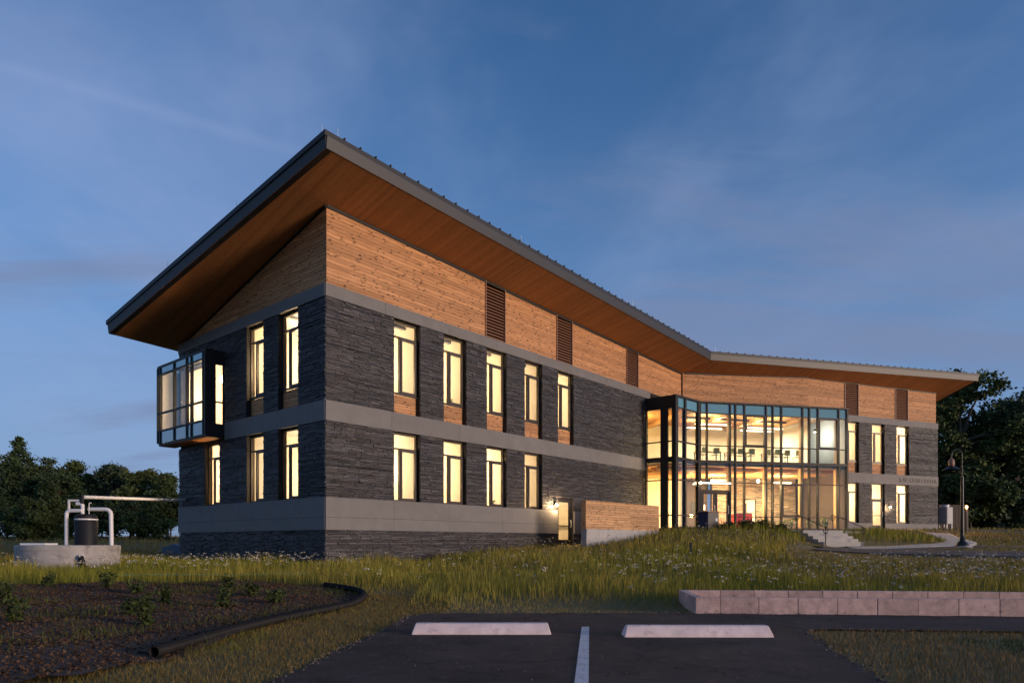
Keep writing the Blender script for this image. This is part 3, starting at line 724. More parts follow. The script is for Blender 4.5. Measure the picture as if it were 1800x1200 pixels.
def louvre(M, x0, x1, z0, ztop, depth=.10):
    t = .045; za, zc = ztop(x0)-.02, ztop(x1)-.02
    mb = MB().prism([(x0, z0), (x0+t, z0), (x0+t, za), (x0, za)], lambda u, w, k: (u, depth-.05 if k == 0 else depth+.12, w))
    mb.prism([(x1-t, z0), (x1, z0), (x1, zc), (x1-t, zc)], lambda u, w, k: (u, depth-.05 if k == 0 else depth+.12, w))
    l = part(mb, 'louvre', 'louvre_metal', M)
    MB().prism([(x0, z0), (x1, z0), (x1, zc), (x0, za)], lambda u, w, k: (u, depth+.15 if k == 0 else depth+.17, w)).build('back_plate', 'black_void', M, l)
    z = z0+.06; me = None
    while z+.1 < min(za, zc):
        if me is None:
            s = MB()
            s.prism([(0, .0), (.018, .0), (.11, .10), (.092, .10)], lambda u, w, k: (x0+t if k == 0 else x1-t, depth-.03+u, w))
            o = s.build('slat', 'louvre_metal', M @ Matrix.Translation((0, 0, z)), l); me = o.data
        else:
            put(bpy.data.objects.new('slat', me), M @ Matrix.Translation((0, 0, z)), l)
        z += .135
zf = lambda x: soff_left(x, .1)
lou_f = [(8.17, 9.5), (13.33, 14.68), (19.92, 21.25)]
cladding(F_FRONT, .10, 26.71, Z_TOP1, zf, lou_f, 'front')
for a, b in lou_f: louvre(F_FRONT, a, b, Z_TOP1, zf)
zs_ = lambda x: soff_left(.1, SL-x)
cladding(F_SIDE, .6, SL-.10, Z_TOP1, zs_, [], 'side', own=True)
zm_ = lambda x: soff_right_w(HINGE + (MIDW-HINGE).normalized()*x)
Lm = (MIDW-HINGE).length
cladding(F_MIDW, 0, Lm, Z(8.2), zm_, [], 'middle', depth=.0)
zr_ = lambda x: soff_right_w(RW + E3*x)
lou_r = [(-.5, .85), (4.5, 5.83)]
cladding(F_RIGHT, -3.92, 8.84, Z(8.2) if False else Z_TOP1, zr_, lou_r, 'right')
for a, b in lou_r: louvre(F_RIGHT, a, b, Z_TOP1, zr_)
cladding(F_REND, .1, 8, Z_TOP1, lambda x: soff_right_w(RW + E3*8.88 + M3*x), [], 'end')
for k, (M, mb) in extra_boards.items():
    o = part(mb, 'plank_cladding', 'cladding', M); o['kind'] = 'stuff'
# dark strip along the wall top, drawn in for the shadow under the soffit
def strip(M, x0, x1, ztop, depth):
    part(MB().prism([(x0, ztop(x0)-.10), (x1, ztop(x1)-.10), (x1, ztop(x1)+.02), (x0, ztop(x0)+.02)], lambda u, w, k: (u, depth-.03 if k == 0 else depth+.0, w)), 'soffit_shade_strip', 'dark_metal', M)
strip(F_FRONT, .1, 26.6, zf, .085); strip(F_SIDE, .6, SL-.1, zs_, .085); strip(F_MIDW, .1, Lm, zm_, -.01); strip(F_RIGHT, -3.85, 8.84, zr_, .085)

# roof: two tilted planes meeting in a valley
def wp(t, s): return CORNER + E1*t + E2*s
Pn, Pt, Pe = wp(-1.33, -2.0), wp(-2.75, 11.85), wp(26.65, -1.92)
Vb = Pe + (HINGE-Pe).normalized()*15.0
Pv = wp(24.5, 12.2)
left_soffit = [(Pn, soff_left_w(Pn)), (Pe, soff_left_w(Pe)), (Vb, soff_left_w(Vb)), (Pt, soff_left_w(Pt))]
Rt = Vector((34.3, 50.23, 0)); Rb = Rt + M3*10.5
right_soffit = [(Pe, soff_left_w(Pe)), (Rt, soff_right_w(Rt)), (Rb, soff_right_w(Rb)), (Vb, soff_left_w(Vb))]
FASCIA_H, EDGE_H = .36, .17
def roof_body(pts, name_edge_flags, M):
    """soffit boards, fascia faces (leaning), dark metal roof edge; M is the frame the wood grain follows"""
    Mi = M.inverted(); loc = lambda p, z: tuple(Mi @ Vector((p.x, p.y, z)))
    cen = sum((p for p, z in pts), Vector((0, 0, 0)))/len(pts)
    roof = part(MB(), 'roof', 'roof_metal', M)
    me = bpy.data.meshes.new('roof')
    top0 = [loc(p + (p-cen).normalized()*.10, z+FASCIA_H) for p, z in pts]; top1 = [loc(p + (p-cen).normalized()*.10, z+FASCIA_H+EDGE_H) for p, z in pts]
    n = len(pts)
    me.from_pydata(top0+top1, [], [tuple(range(n))[::-1], tuple(range(n, 2*n))] + [(i, (i+1) % n, n+(i+1) % n, n+i) for i in range(n)])
    me.materials.append(MAT['roof_metal']); roof.data = me
    mb = MB(); mb.v = [loc(p, z) for p, z in pts]; mb.f = [(0, 3, 2, 1)] if n == 4 else [tuple(range(n))[::-1]]
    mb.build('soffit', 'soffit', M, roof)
    for i, fl in enumerate(name_edge_flags):
        if not fl: continue
        (p, z), (q, w) = pts[i], pts[(i+1) % n]
        d = (q-p).normalized(); nrm = Vector((d.y, -d.x, 0))
        mb = MB(); mb.v = [loc(p, z), loc(q, w), loc(q+nrm*.05, w+FASCIA_H), loc(p+nrm*.05, z+FASCIA_H),
                           loc(p-nrm*.04, z), loc(q-nrm*.04, w), loc(q-nrm*.04, w+FASCIA_H), loc(p-nrm*.04, z+FASCIA_H)]
        mb.f = [(0, 1, 2, 3), (7, 6, 5, 4), (4, 5, 1, 0), (3, 2, 6, 7), (0, 3, 7, 4), (1, 5, 6, 2)]
        mb.build('fascia', 'fascia', M, roof)
        # dark vent strip along the edge of the soffit
        mb = MB(); a, b = .02, .26
        mb.v = [loc(p-nrm*a, z-.012), loc(q-nrm*a, w-.012), loc(q-nrm*b, w-.012), loc(p-nrm*b, z-.012)]
        mb.v += [(x, y, zz+.01) for x, y, zz in mb.v]
        mb.f = [(3, 2, 1, 0), (4, 5, 6, 7), (0, 1, 5, 4), (1, 2, 6, 5), (2, 3, 7, 6), (3, 0, 4, 7)]
        mb.build('vent_strip', 'dark_metal', M, roof)
    return roof
roof_l = roof_body(left_soffit, (1, 0, 0, 1), frame(Pn, -E2))
roof_r = roof_body(right_soffit, (1, 1, 0, 0), frame(Pe, -M3))
def seams(roof, pts, i, j, k, l, step, M):
    """standing seams running up the slope; only their ends break the skyline"""
    (p, z), (q, w), (r, y), (s_, x_) = pts[i], pts[j], pts[k], pts[l]
    L = (q-p).length; m = int(L/step); Mi = M.inverted()
    for a in range(1, m):
        f = a/m
        u, uz = p.lerp(q, f), z+(w-z)*f; v, vz = s_.lerp(r, f), x_+(y-x_)*f
        v = u.lerp(v, .25); vz = uz+(vz-uz)*.25
        d = (q-p).normalized()*.02; h = FASCIA_H+EDGE_H; nrm = (u-v).normalized()*.09
        mb = MB(); C = [(u+nrm-d, uz+h), (u+nrm+d, uz+h), (v+d, vz+h), (v-d, vz+h)]
        mb.v = [tuple(Mi @ Vector((c.x, c.y, zz-.01))) for c, zz in C] + [tuple(Mi @ Vector((c.x, c.y, zz+.05))) for c, zz in C]
        mb.f = [(3, 2, 1, 0), (4, 5, 6, 7), (0, 1, 5, 4), (1, 2, 6, 5), (2, 3, 7, 6), (3, 0, 4, 7)]
        mb.build('seam', 'roof_metal', M, roof)
seams(roof_l, left_soffit, 0, 1, 2, 3, .62, frame(Pn, E1))
seams(roof_r, right_soffit, 0, 1, 2, 3, .62, frame(Pe, Rt-Pe))
def rods(roof, ends, n, M, h=.30):
    (p, z), (q, w) = ends
    for a in range(n):
        f = .015 + a/(n-1)*.97
        u = p.lerp(q, f); uz = z+(w-z)*f+FASCIA_H+EDGE_H
        MB().tube([(u.x, u.y, uz), (u.x, u.y, uz+h)], .006, 6).build('lightning_rod', 'rod', None, roof)
rods(roof_l, (left_soffit[0], left_soffit[1]), 4, None); rods(roof_l, (left_soffit[3], left_soffit[0]), 4, None); rods(roof_r, (right_soffit[0], right_soffit[1]), 4, None)

# bay window on the end wall
Mb = F_SIDE @ Matrix.Translation((0, -.81, 0))
bx0, bx1, bz0, bz1 = BAY; bd_ = .81
mb = MB()
mb.box(bx0, bx1, .06, bd_-.02, bz0, bz0+.10)
bay = part(mb, 'bay_window', 'dark_metal', Mb)
MB().box(bx0, bx1, .0, bd_-.02, bz1-.10, bz1).build('bay_roof', 'dark_metal', Mb, bay)
MB().box(bx0+.06, bx1-.06, .10, bd_-.06, bz0-.02, bz0-.001).build('underside_boards', 'soffit', Mb, bay)
zrow = [bz0+.10, Z(4.94), Z(5.72), Z(7.43), bz1-.10]
vx = [bx0+.10, bx0+.33, bx0+.58, bx0+1.66, bx0+1.84, bx0+2.84, bx0+3.02, bx0+3.28, bx0+3.44, bx0+4.42]
def mull(M, par, x, z0, z1, w=.06, y0=-.03, y1=.09, name='mullion', m='dark_metal'): return MB().box(x-w/2, x+w/2, y0, y1, z0, z1).build(name, m, M, par)
cols = [bx0+.05, bx0+.30, bx0+1.72, bx0+2.92, bx0+3.34, bx1-.22, bx1-.05]
for x in cols: mull(Mb, bay, x, bz0+.10, bz1-.10, .09)
for z in zrow[1:4]:
    for xa, xb in zip(cols, cols[1:]): MB().box(xa+.045, xb-.045, -.02, .08, z-.035, z+.035).build('transom', 'dark_metal', Mb, bay)
for xa, xb in zip(cols, cols[1:]):
    for k, (za, zb) in enumerate(zip(zrow, zrow[1:])):
        lo = za+(.035 if k else 0); hi = zb-(.035 if k < 3 else 0)
        MB().box(xa+.045, xb-.045, .02, .032, lo, hi).build('pane' if k in (1, 2) else 'spandrel_pane', 'window_glass' if k in (1, 2) else 'spandrel_glass', Mb, bay)
MB().box(bx0, bx0+.05, .10, bd_+.30, bz0+.101, bz1-.101).build('far_cheek', 'cream_paint', Mb, bay)
Mc = frame((Mb @ Vector((bx1, 0, 0))).xy.to_3d(), E1)     # its near cheek
MB().box(.0, .42, -.0, .06, bz0, bz1).box(.72, bd_-.02, 0, .06, bz0, bz1).box(.42, .72, 0, .06, bz0, Z(4.85)).box(.42, .72, 0, .06, Z(7.25), bz1).box(.42, .72, 0, .05, Z(5.70), Z(5.76)).build('cheek_panel', 'dark_metal', Mc, bay)
for za, zb in ((Z(4.85), Z(5.70)), (Z(5.76), Z(7.25))): MB().box(.42, .72, .02, .032, za, zb).build('pane', 'window_glass', Mc, bay)
# ------------------------------------------------------------------ glass entrance front
CWH = Z(8.43)
curtain = part(MB().box(-.02, 10.20, -.06, .14, Z(8.33), CWH), 'curtain_wall', 'dark_metal', F_MAIN)
VX = [0.02, .49, 2.01, 2.36, 2.96, 4.42, 4.88, 5.47, 6.93, 7.41, 8.01, 9.48, 10.08]
ROWS = [Z(.88), Z(1.56), Z(3.60), Z(4.86), Z(5.81), Z(7.74), Z(8.33)]
for i, x in enumerate(VX):
    z0 = Z(3.09) if i == 1 else ROWS[0]
    mull(F_MAIN, curtain, x, z0, ROWS[-1], .075 if 0 < i < 12 else .11, -.05, .15)
for i, (xa, xb) in enumerate(zip(VX, VX[1:])):
    for k in range(1, 6):
        if i < 2 and k == 1: continue
        h = .10 if k == 3 else .028
        MB().box(xa+.04, xb-.04, -.035, .13, ROWS[k]-h, ROWS[k]+h*.6).build('transom', 'dark_metal', F_MAIN, curtain)
    MB().box(xa+.04, xb-.04, -.035, .13, ROWS[0]-.12, ROWS[0]).build('transom', 'dark_metal', F_MAIN, curtain) if i > 1 else None
    for k in range(6):
        za, zb = ROWS[k]+.03, ROWS[k+1]-.03
        if i < 2 and k == 0: continue
        if i < 2 and k == 1: za = Z(3.16)
        sp_ = k == 5
        MB().box(xa+.04, xb-.04, .03, .045, za, zb).build('spandrel_pane' if sp_ else 'pane', 'spandrel_glass' if sp_ else 'curtain_glass', F_MAIN, curtain)
def vent_frame(M, xa, xb, za, zb, w=.085):
    MB().box(xa, xa+w, -.045, .12, za, zb).box(xb-w, xb, -.045, .12, za, zb).box(xa+w, xb-w, -.045, .12, za, za+w).box(xa+w, xb-w, -.045, .12, zb-w, zb).build('opening_light', 'dark_metal', M, curtain)
vent_frame(F_MAIN, VX[4]+.04, VX[5]-.04, ROWS[4]+.03, ROWS[5]-.03)
vent_frame(F_MAIN, VX[10]+.04, VX[11]-.04, ROWS[4]+.03, ROWS[5]-.03)
vent_frame(F_MAIN, VX[7]+.04, VX[8]-.04, ROWS[1]+.03, ROWS[2]-.03)
# slanting bay
for x, w in ((.13, .26), (1.06, .17), (2.54, .2)): mull(F_ANGLE, curtain, x, ROWS[0]-.1, ROWS[-1], w, -.04, .16)
MB().box(-.05, 2.64, -.06, .16, Z(8.33), CWH+.01).build('coping', 'dark_metal', F_ANGLE, curtain)
for xa, xb in ((.26, .975), (1.145, 2.44)):
    for k in range(6):
        MB().box(xa, xb, .03, .045, ROWS[k]+.03, ROWS[k+1]-.03).build('spandrel_pane' if k == 5 else 'pane', 'spandrel_glass' if k == 5 else 'curtain_glass', F_ANGLE, curtain)
        if k: MB().box(xa, xb, -.03, .12, ROWS[k]-(.1 if k == 3 else .028), ROWS[k]+.03).build('transom', 'dark_metal', F_ANGLE, curtain)
    MB().box(xa, xb, -.03, .12, ROWS[0]-.12, ROWS[0]+.03).build('transom', 'dark_metal', F_ANGLE, curtain)
# dark cheek beside the stone wall
for xa, xb in ((.0, .10), (1.0, 1.44), (1.72, 1.93)): MB().box(xa, xb, -.02, .14, ROWS[0]-.4, Z(7.70)).build('cheek_post', 'dark_metal', F_CHEEK, curtain)
MB().box(0, 1.93, -.02, .14, Z(7.70), CWH).build('cheek_panel', 'dark_metal', F_CHEEK, curtain)
for xa, xb in ((.10, 1.0), (1.44, 1.72)):
    for k in range(5):
        MB().box(xa, xb, .05, .065, ROWS[k]+.03, min(ROWS[k+1]-.03, Z(7.70))).build('pane', 'curtain_glass', F_CHEEK, curtain)
        if k: MB().box(xa, xb, -.0, .12, ROWS[k]-.028, ROWS[k]+.03).build('transom', 'dark_metal', F_CHEEK, curtain)
F_RET = frame(CW_B, RW + E3*-.72 - CW_B)
Lr = (RW + E3*-.72 - CW_B).length
MB().box(.0, Lr, .0, .16, Z(.4), CWH).build('return_panel', 'fascia', F_RET, curtain)
def flat_poly(name, pts, z0, z1, material, parent=None):
    mb = MB().prism([(p.x, p.y) for p in pts], lambda u, w, k: (u, w, z0 if k == 0 else z1))
    return part(mb, name, material, None, parent)
inset = lambda p, d: p + d
MAINDIR = (CW_B-CW_A).normalized(); MAINN = Vector((-MAINDIR.y, MAINDIR.x, 0))
mp_ = lambda a, b: CW_A + MAINDIR*a + MAINN*b
atr = [CW_S + Vector((.14, .10, 0)), CW_N + Vector((.0, .22, 0)), mp_(-.06, .17), mp_(9.98, .17), RW + E3*-.95 + M3*.1, mp_(11.2, 9.5), mp_(-6, 9.5), CORNER + E1*22.0 + E2*4.5]
flat_poly('atrium_roof', [CW_S, CW_N + Vector((.02, .06, 0)), mp_(.0, .06), mp_(10.1, .06), RW + E3*-.8 + M3*.2, MIDW + M3*.3, HINGE + M3*.3, CORNER + E1*22.3 + E2*.4], Z(8.26), Z(8.325), 'dark_metal')
flat_poly('ground_floor', atr, Z(.55), FLOOR1, 'lobby_floor')
flat_poly('upper_floor', atr, Z(4.66), FLOOR2-.02, 'dark_metal')
up_floor = flat_poly('floor_covering', [p for p in atr], FLOOR2-.018, FLOOR2, 'carpet')
flat_poly('lobby_ceiling', [mp_(-2.4, .25), mp_(9.9, .25), mp_(9.9, 8.8), mp_(-5.5, 8.8)], Z(4.60), Z(4.655), 'interior_wood')
flat_poly('upper_ceiling', atr, Z(8.10), Z(8.25), 'interior_wood')
wall = lambda x0, x1, y0, y1, z0, z1, m, M=F_MAIN, name='interior_wall': part(MB().box(x0, x1, y0, y1, z0, z1), name, m, M)
wall(-6.0, 10.9, 6.6, 6.75, FLOOR2+.005, Z(8.09), 'cream_paint')
wall(8.55, 8.67, 1.7, 6.59, FLOOR2+.005, Z(8.09), 'white_paint')
wall(10.3, 10.42, .5, 6.59, FLOOR2+.005, Z(8.09), 'cream_paint')
wall(-6.0, -1.0, 7.6, 7.75, FLOOR1+.005, Z(4.59), 'tan_wall')
wall(-1.0, 1.9, 6.2, 6.35, FLOOR1+.005, Z(4.59), 'cream_paint')
wall(10.3, 10.42, .5, 7.5, FLOOR1+.005, Z(4.59), 'screen_wood')
# stone feature wall in the lobby, with a door
mb = MB(); stone_field(mb, slabs(3.55, 9.9, FLOOR1, Z(4.58), [(5.85, 6.85, FLOOR1-.1, Z(2.95))]), .0)
o = part(mb, 'stone_feature_wall', 'stone_inside', F_MAIN @ Matrix.Translation((0, 5.0, 0))); o['kind'] = 'stuff'
for xa, xb, za, zb in slabs(3.55, 9.9, FLOOR1, Z(4.58), [(5.85, 6.85, FLOOR1-.1, Z(2.95))]): wall(xa, xb, 5.05, 5.3, za, zb, 'wall_back')
dr = part(MB().box(5.87, 6.83, 5.12, 5.17, FLOOR1+.01, Z(2.93)), 'door', 'cream_paint', F_MAIN)
MB().box(6.03, 6.19, 5.10, 5.118, FLOOR1+.95, FLOOR1+1.85).build('glazed_slot', 'screen_wood', F_MAIN, dr)
MB().tube([(6.70, 5.11, FLOOR1+1.0), (6.70, 5.05, FLOOR1+1.0), (6.58, 5.05, FLOOR1+1.0)], .014, 8).build('handle', 'rod', F_MAIN, dr)
MB().box(6.30, 6.55, 5.104, 5.118, FLOOR1+1.1, FLOOR1+1.42).build('door_notice', 'white_paint', F_MAIN, dr)
wall(1.95, 3.50, 5.6, 5.75, FLOOR1+.005, Z(4.59), 'screen_wood')
for k in range(9): part(MB().box(-2.3, 9.9, .9+k*.86, 1.06+k*.86, Z(4.36), Z(4.595)), 'ceiling_beam', 'glulam', F_MAIN)
for k in range(4): part(MB().box(-.5+2.9*k, -.3+2.9*k, .4, 6.55, Z(7.85), Z(8.095)), 'ceiling_beam', 'glulam', F_MAIN)
for x in (2.22, 4.68, 7.18, 9.72):
    part(MB().box(x-.11, x+.11, .42, .66, FLOOR1, Z(4.60)), 'column', 'glulam', F_MAIN)
    part(MB().box(x-.09, x+.09, .42, .62, FLOOR2, Z(8.09)), 'column', 'glulam', F_MAIN)
# entrance doors
def entry_leaf(x0, x1):
    w = part(MB().box(x0, x0+.13, .02, .09, FLOOR1+.02, Z(3.05)).box(x1-.13, x1, .02, .09, FLOOR1+.02, Z(3.05)).box(x0+.13, x1-.13, .02, .09, Z(2.90), Z(3.05)).box(x0+.13, x1-.13, .02, .09, FLOOR1+.02, FLOOR1+.22).box(x0+.13, x1-.13, .02, .09, FLOOR1+.93, FLOOR1+.98), 'entrance_door', 'dark_metal', F_MAIN)
    MB().box(x0+.13, x1-.13, .045, .058, FLOOR1+.22, FLOOR1+.93).build('pane', 'window_glass', F_MAIN, w)
    MB().box(x0+.13, x1-.13, .045, .058, FLOOR1+.98, Z(2.90)).build('pane', 'window_glass', F_MAIN, w)
    MB().tube([(x1-.07, .02, FLOOR1+.85), (x1-.07, -.06, FLOOR1+.9), (x1-.07, -.06, FLOOR1+1.35), (x1-.07, .02, FLOOR1+1.4)], .014, 8).build('handle', 'rod', F_MAIN, w)
entry_leaf(.14, 1.03); entry_leaf(1.05, 1.93)
MB().box(.07, .135, -.03, .13, FLOOR1, Z(3.09)).box(1.935, 1.97, -.03, .13, FLOOR1, Z(3.09)).box(.135, 1.935, -.03, .13, Z(3.06), Z(3.15)).build('door_frame', 'dark_metal', F_MAIN, curtain)

# rooms behind the windows
def rooms(M, xs_, y0, y1, floors, lamp_w, m='cream_paint', lamp_y=None, open_left=False, sunk=None):
    x0, x1 = xs_[0], xs_[-1]
    for fl, ce in floors:
        for xa, xb, za, zb in slabs(x0, x1, fl-.2, fl, [(sunk[0], sunk[1], fl-1, fl+1)] if sunk and fl == FLOOR1 else []): wall(xa, xb, y0, y1, za, zb, 'carpet', M, 'room_floor')
        if sunk and fl == FLOOR1:               # the side door opens on a lower landing
            zl = Z(-.16); a, b = sunk
            wall(a, b, y0, y1, zl-.1, zl, 'lobby_floor', M, 'room_floor')
            wall(a-.10, a-.0, y0, y1, zl, fl-.001, m, M); wall(b+.0, b+.10, y0, y1, zl, fl-.001, m, M); wall(a, b, y1, y1+.1, zl, fl-.001, m, M)
        wall(x0, x1, y0, y1, ce, ce+.12, 'white_paint', M, 'room_ceiling')
        wall(x0, x1, y1, y1+.12, fl, ce, m, M)
        for k, x in enumerate(xs_):
            if k or not open_left: wall(x-.06, x+.06, y0, y1, fl, ce, m, M)
        for xa, xb in zip(xs_, xs_[1:]):
            room_lamp(M, (xa+xb)/2+random.uniform(-.4, .4), lamp_y or (y0+y1)*random.uniform(.42, .62), ce, lamp_w*random.uniform(.8, 1.2)*max(.9, (xb-xa)/3.0), xb-xa)
            for k in range(2): wall(xa+.3, xb-.3, y0+.9+k*2.2, y0+1.05+k*2.2, ce-.12, ce-.002, 'grey_box', M, 'ceiling_rail')
            q = random.uniform(xa+.3, xb-1.3)
            wall(q, q+random.uniform(.6, 1.0), y1-.45, y1-.02, fl+.005, fl+random.uniform(1.5, 2.2), random.choice(('tan_table', 'grey_box', 'white_paint')), M, 'cabinet')
            q = random.uniform(xa+.2, xb-1.0)
            wall(q, q+.75, y1-.04, y1-.005, fl+2.3, fl+2.95, random.choice(('olive', 'navy', 'screen_wood')), M, 'wall_picture')
def room_lamp(M, x, y, ce, watt, span):
    """glowing globe pendant on a cord"""
    z = ce-.85
    p = part(MB().tube([(x, y, ce), (x, y, z+.15)], .012, 6), 'pendant_lamp', 'dark_metal', M)
    MB().lathe([(.02, z+.15), (.09, z+.12), (.14, z+.03), (.15, z-.03), (.11, z-.11), (.03, z-.15)], 14, (x, y)).build('globe', 'glow_globe', M, p, smooth=True)
    for dxx in ((-.3, .3) if span > 4 else (0,)):
        l = bpy.data.lights.new('room_light', 'POINT'); l.energy = watt/(2 if span > 4 else 1); l.color = WARM; l.shadow_soft_size = .35
        put(bpy.data.objects.new('room_light', l), M @ Matrix.Translation((x+dxx*span*.8, y, z-.6)), p)
fl2 = [(FLOOR1, Z(4.50)), (FLOOR2, Z(8.78))]
rooms(F_FRONT, [.36, 4.98, 7.55, 10.13, 12.72, 15.4, 21.8], .36, 5.7, fl2, 290, open_left=True, sunk=(12.78, 15.34))
rooms(frame(CORNER + E2*5.85, E1), [.36, 7.0], .0, 5.4, fl2, 280, open_left=True)
rooms(F_RIGHT, [-1.2, 1.45, 3.93, 8.5], .36, 4.6, fl2, 290)

# a pendant tube light in the glass front, one thing each
def tube_light(x, y, z, L, watt, label, up=.4):
    M = F_MAIN @ Matrix.Translation((x, y, 0))
    t = empty('tube_light', (0, 0, 0), M=M @ Matrix.Translation((0, 0, z)))
    tag(t, label, 'pendant light', 'linear pendant lights in the glass front')
    MB().box(-L/2, L/2, -.05, .05, z+.03, z+.09).build('housing', 'rod', M, t)
    MB().box(-L/2, L/2, -.045, .045, z-.03, z+.029).build('diffuser', 'glow_tube', M, t)
    for s in (-.4, .4): MB().tube([(L*s, 0, z+.09), (L*s, 0, z+up)], .006, 6).build('cable', 'dark_metal', M, t)
    l = bpy.data.lights.new('tube_lamp', 'AREA'); l.shape = 'RECTANGLE'; l.size = L; l.size_y = .12; l.energy = watt; l.color = (1.0, .78, .48)
    put(bpy.data.objects.new('tube_lamp', l), M @ Matrix.Translation((0, 0, z-.06)), t)
    l = bpy.data.lights.new('tube_uplight', 'AREA'); l.shape = 'RECTANGLE'; l.size = L; l.size_y = .12; l.energy = watt*.45; l.color = (1.0, .78, .48)
    put(bpy.data.objects.new('tube_uplight', l), M @ Matrix.Translation((0, 0, z+.12)) @ Matrix.Rotation(math.pi, 4, 'X'), t)
tube_light(2.2, 2.4, Z(7.52), 2.5, 170, 'long glowing tube light upstairs, nearer the glass, above the left chairs')
tube_light(2.6, 4.3, Z(7.60), 2.5, 170, 'long glowing tube light upstairs, farther back, above the left chairs')
tube_light(5.9, 2.4, Z(7.40), 2.5, 170, 'long glowing tube light upstairs, nearer the glass, above the right chairs')
tube_light(6.5, 4.3, Z(7.55), 2.5, 170, 'long glowing tube light upstairs, farther back, above the right chairs')
tube_light(3.0, 3.0, Z(4.02), 1.3, 300, 'short glowing tube light under the lobby ceiling, above the red counter', .34)
tube_light(7.2, 2.6, Z(3.90), 1.4, 300, 'short glowing tube light under the lobby ceiling, in front of the stone wall', .46)
def globe_light(x, y, z, label, watt):
    M = F_MAIN @ Matrix.Translation((x, y, 0))
    t = empty('globe_light', (0, 0, 0), M=M @ Matrix.Translation((0, 0, z)))
    tag(t, label, 'pendant light')
    MB().tube([(0, 0, z+.09), (0, 0, Z(4.36))], .008, 6).build('cable', 'dark_metal', M, t)
    MB().lathe([(.02, z+.10), (.07, z+.07), (.1, z), (.07, z-.07), (.02, z-.1)], 14).build('globe', 'glow_globe', M, t, smooth=True)
    l = bpy.data.lights.new('globe_lamp', 'POINT'); l.energy = watt; l.color = (1, .60, .25); l.shadow_soft_size = .12
    put(bpy.data.objects.new('globe_lamp', l), M @ Matrix.Translation((0, 0, z-.25)), t)
globe_light(5.0, 1.8, Z(3.92), 'bright round lamp high in the lobby beside a timber column', 340)
globe_light(3.2, 2.2, Z(2.86), 'bright round lamp hanging low over the red counter', 340)
def added_fill_can(x, y, z, ztop, watt, col):
    """invented hanging can with a lit disc, housing an added fill light"""
    p = part(MB().tube([(x, y, z+.2), (x, y, ztop)], .008, 6).lathe([(.03, z+.21), (.08, z+.19), (.085, z+.02), (.08, z+.015)], 12, (x, y)), 'added_fill_can', 'dark_metal', F_MAIN)
    MB().lathe([(.078, z+.012), (.078, z-.002), (.02, z-.006)], 12, (x, y)).build('lit_disc', 'glow_globe', F_MAIN, p)
    l = bpy.data.lights.new('added_fill_lamp', 'POINT'); l.energy = watt; l.color = col; l.shadow_soft_size = .2
    put(bpy.data.objects.new('added_fill_lamp', l), F_MAIN @ Matrix.Translation((x, y, z-.26)), p)
added_fill_can(-2.6, 4.2, Z(3.66), Z(4.60), 330, (1, .58, .22)); added_fill_can(-2.2, 3.6, Z(7.45), Z(8.1), 330, (1, .58, .22))  # fill lights added to brighten the lobby and upper floor, fixtures invented
added_fill_can(9.4, 2.2, Z(7.25), Z(8.1), 55, (.90, .95, 1)); added_fill_can(8.6, 2.4, Z(3.85), Z(4.36), 130, (1, .60, .27)); added_fill_can(1.2, 3.4, Z(3.95), Z(4.36), 260, (1, .62, .28))
room_lamp(Mb, bx1-.75, 1.1, bz1-.1, 60, 1)
room_lamp(Mb, bx0+1.6, 1.6, bz1-.1, 90, 1)
part(MB().box(-.3, 10.2, -.02, .16, Z(.2), Z(.755)), 'plinth', 'concrete_plain', F_MAIN)
# wall lamps
def sconce(M, x, z, label, watt, y=0.0):
    t = empty('wall_lamp', (0, 0, 0), M=M @ Matrix.Translation((x, y, z)))
    tag(t, label, 'wall lamp')
    Mx = M @ Matrix.Translation((x, y, 0))
    MB().box(-.06, .06, -.10, -.03, z+.05, z+.17).box(-.05, .05, -.03, .0, z-.06, z+.15).build('bracket', 'dark_metal', Mx, t)
    MB().lathe([(.03, z+.05), (.065, z+.02), (.07, z-.03), (.04, z-.07)], 12, (0, -.09)).build('lamp_glass', 'glow_sconce', Mx, t, smooth=True)
    l = bpy.data.lights.new('wall_lamp_light', 'POINT'); l.energy = watt; l.color = (1, .66, .34); l.shadow_soft_size = .06
    put(bpy.data.objects.new('wall_lamp_light', l), Mx @ Matrix.Translation((0, -.22, z-.05)), t)
sconce(F_FRONT, 13.05, Z(1.84), 'bright wall lamp on the stone beside the narrow side door', 110, -.05)
sconce(F_RIGHT, 3.72, Z(2.55), 'bright wall lamp on the far wing between its door and window', 45, -.05)
sconce(F_ANGLE, 2.53, Z(3.55), 'small bright lamp on the dark post left of the entrance doors', 7, -.04)
lb = empty('light_bar', (0, 0, 0), M=F_MAIN @ Matrix.Translation((1.03, -.1, Z(3.56)))); tag(lb, 'thin glowing light bar across the top of the entrance doors', 'light bar')
MB().box(.06, 1.98, -.14, -.05, Z(3.585), Z(3.63)).build('housing', 'dark_metal', F_MAIN, lb)
MB().box(.06, 1.98, -.13, -.06, Z(3.53), Z(3.584)).build('diffuser', 'glow_tube', F_MAIN, lb)

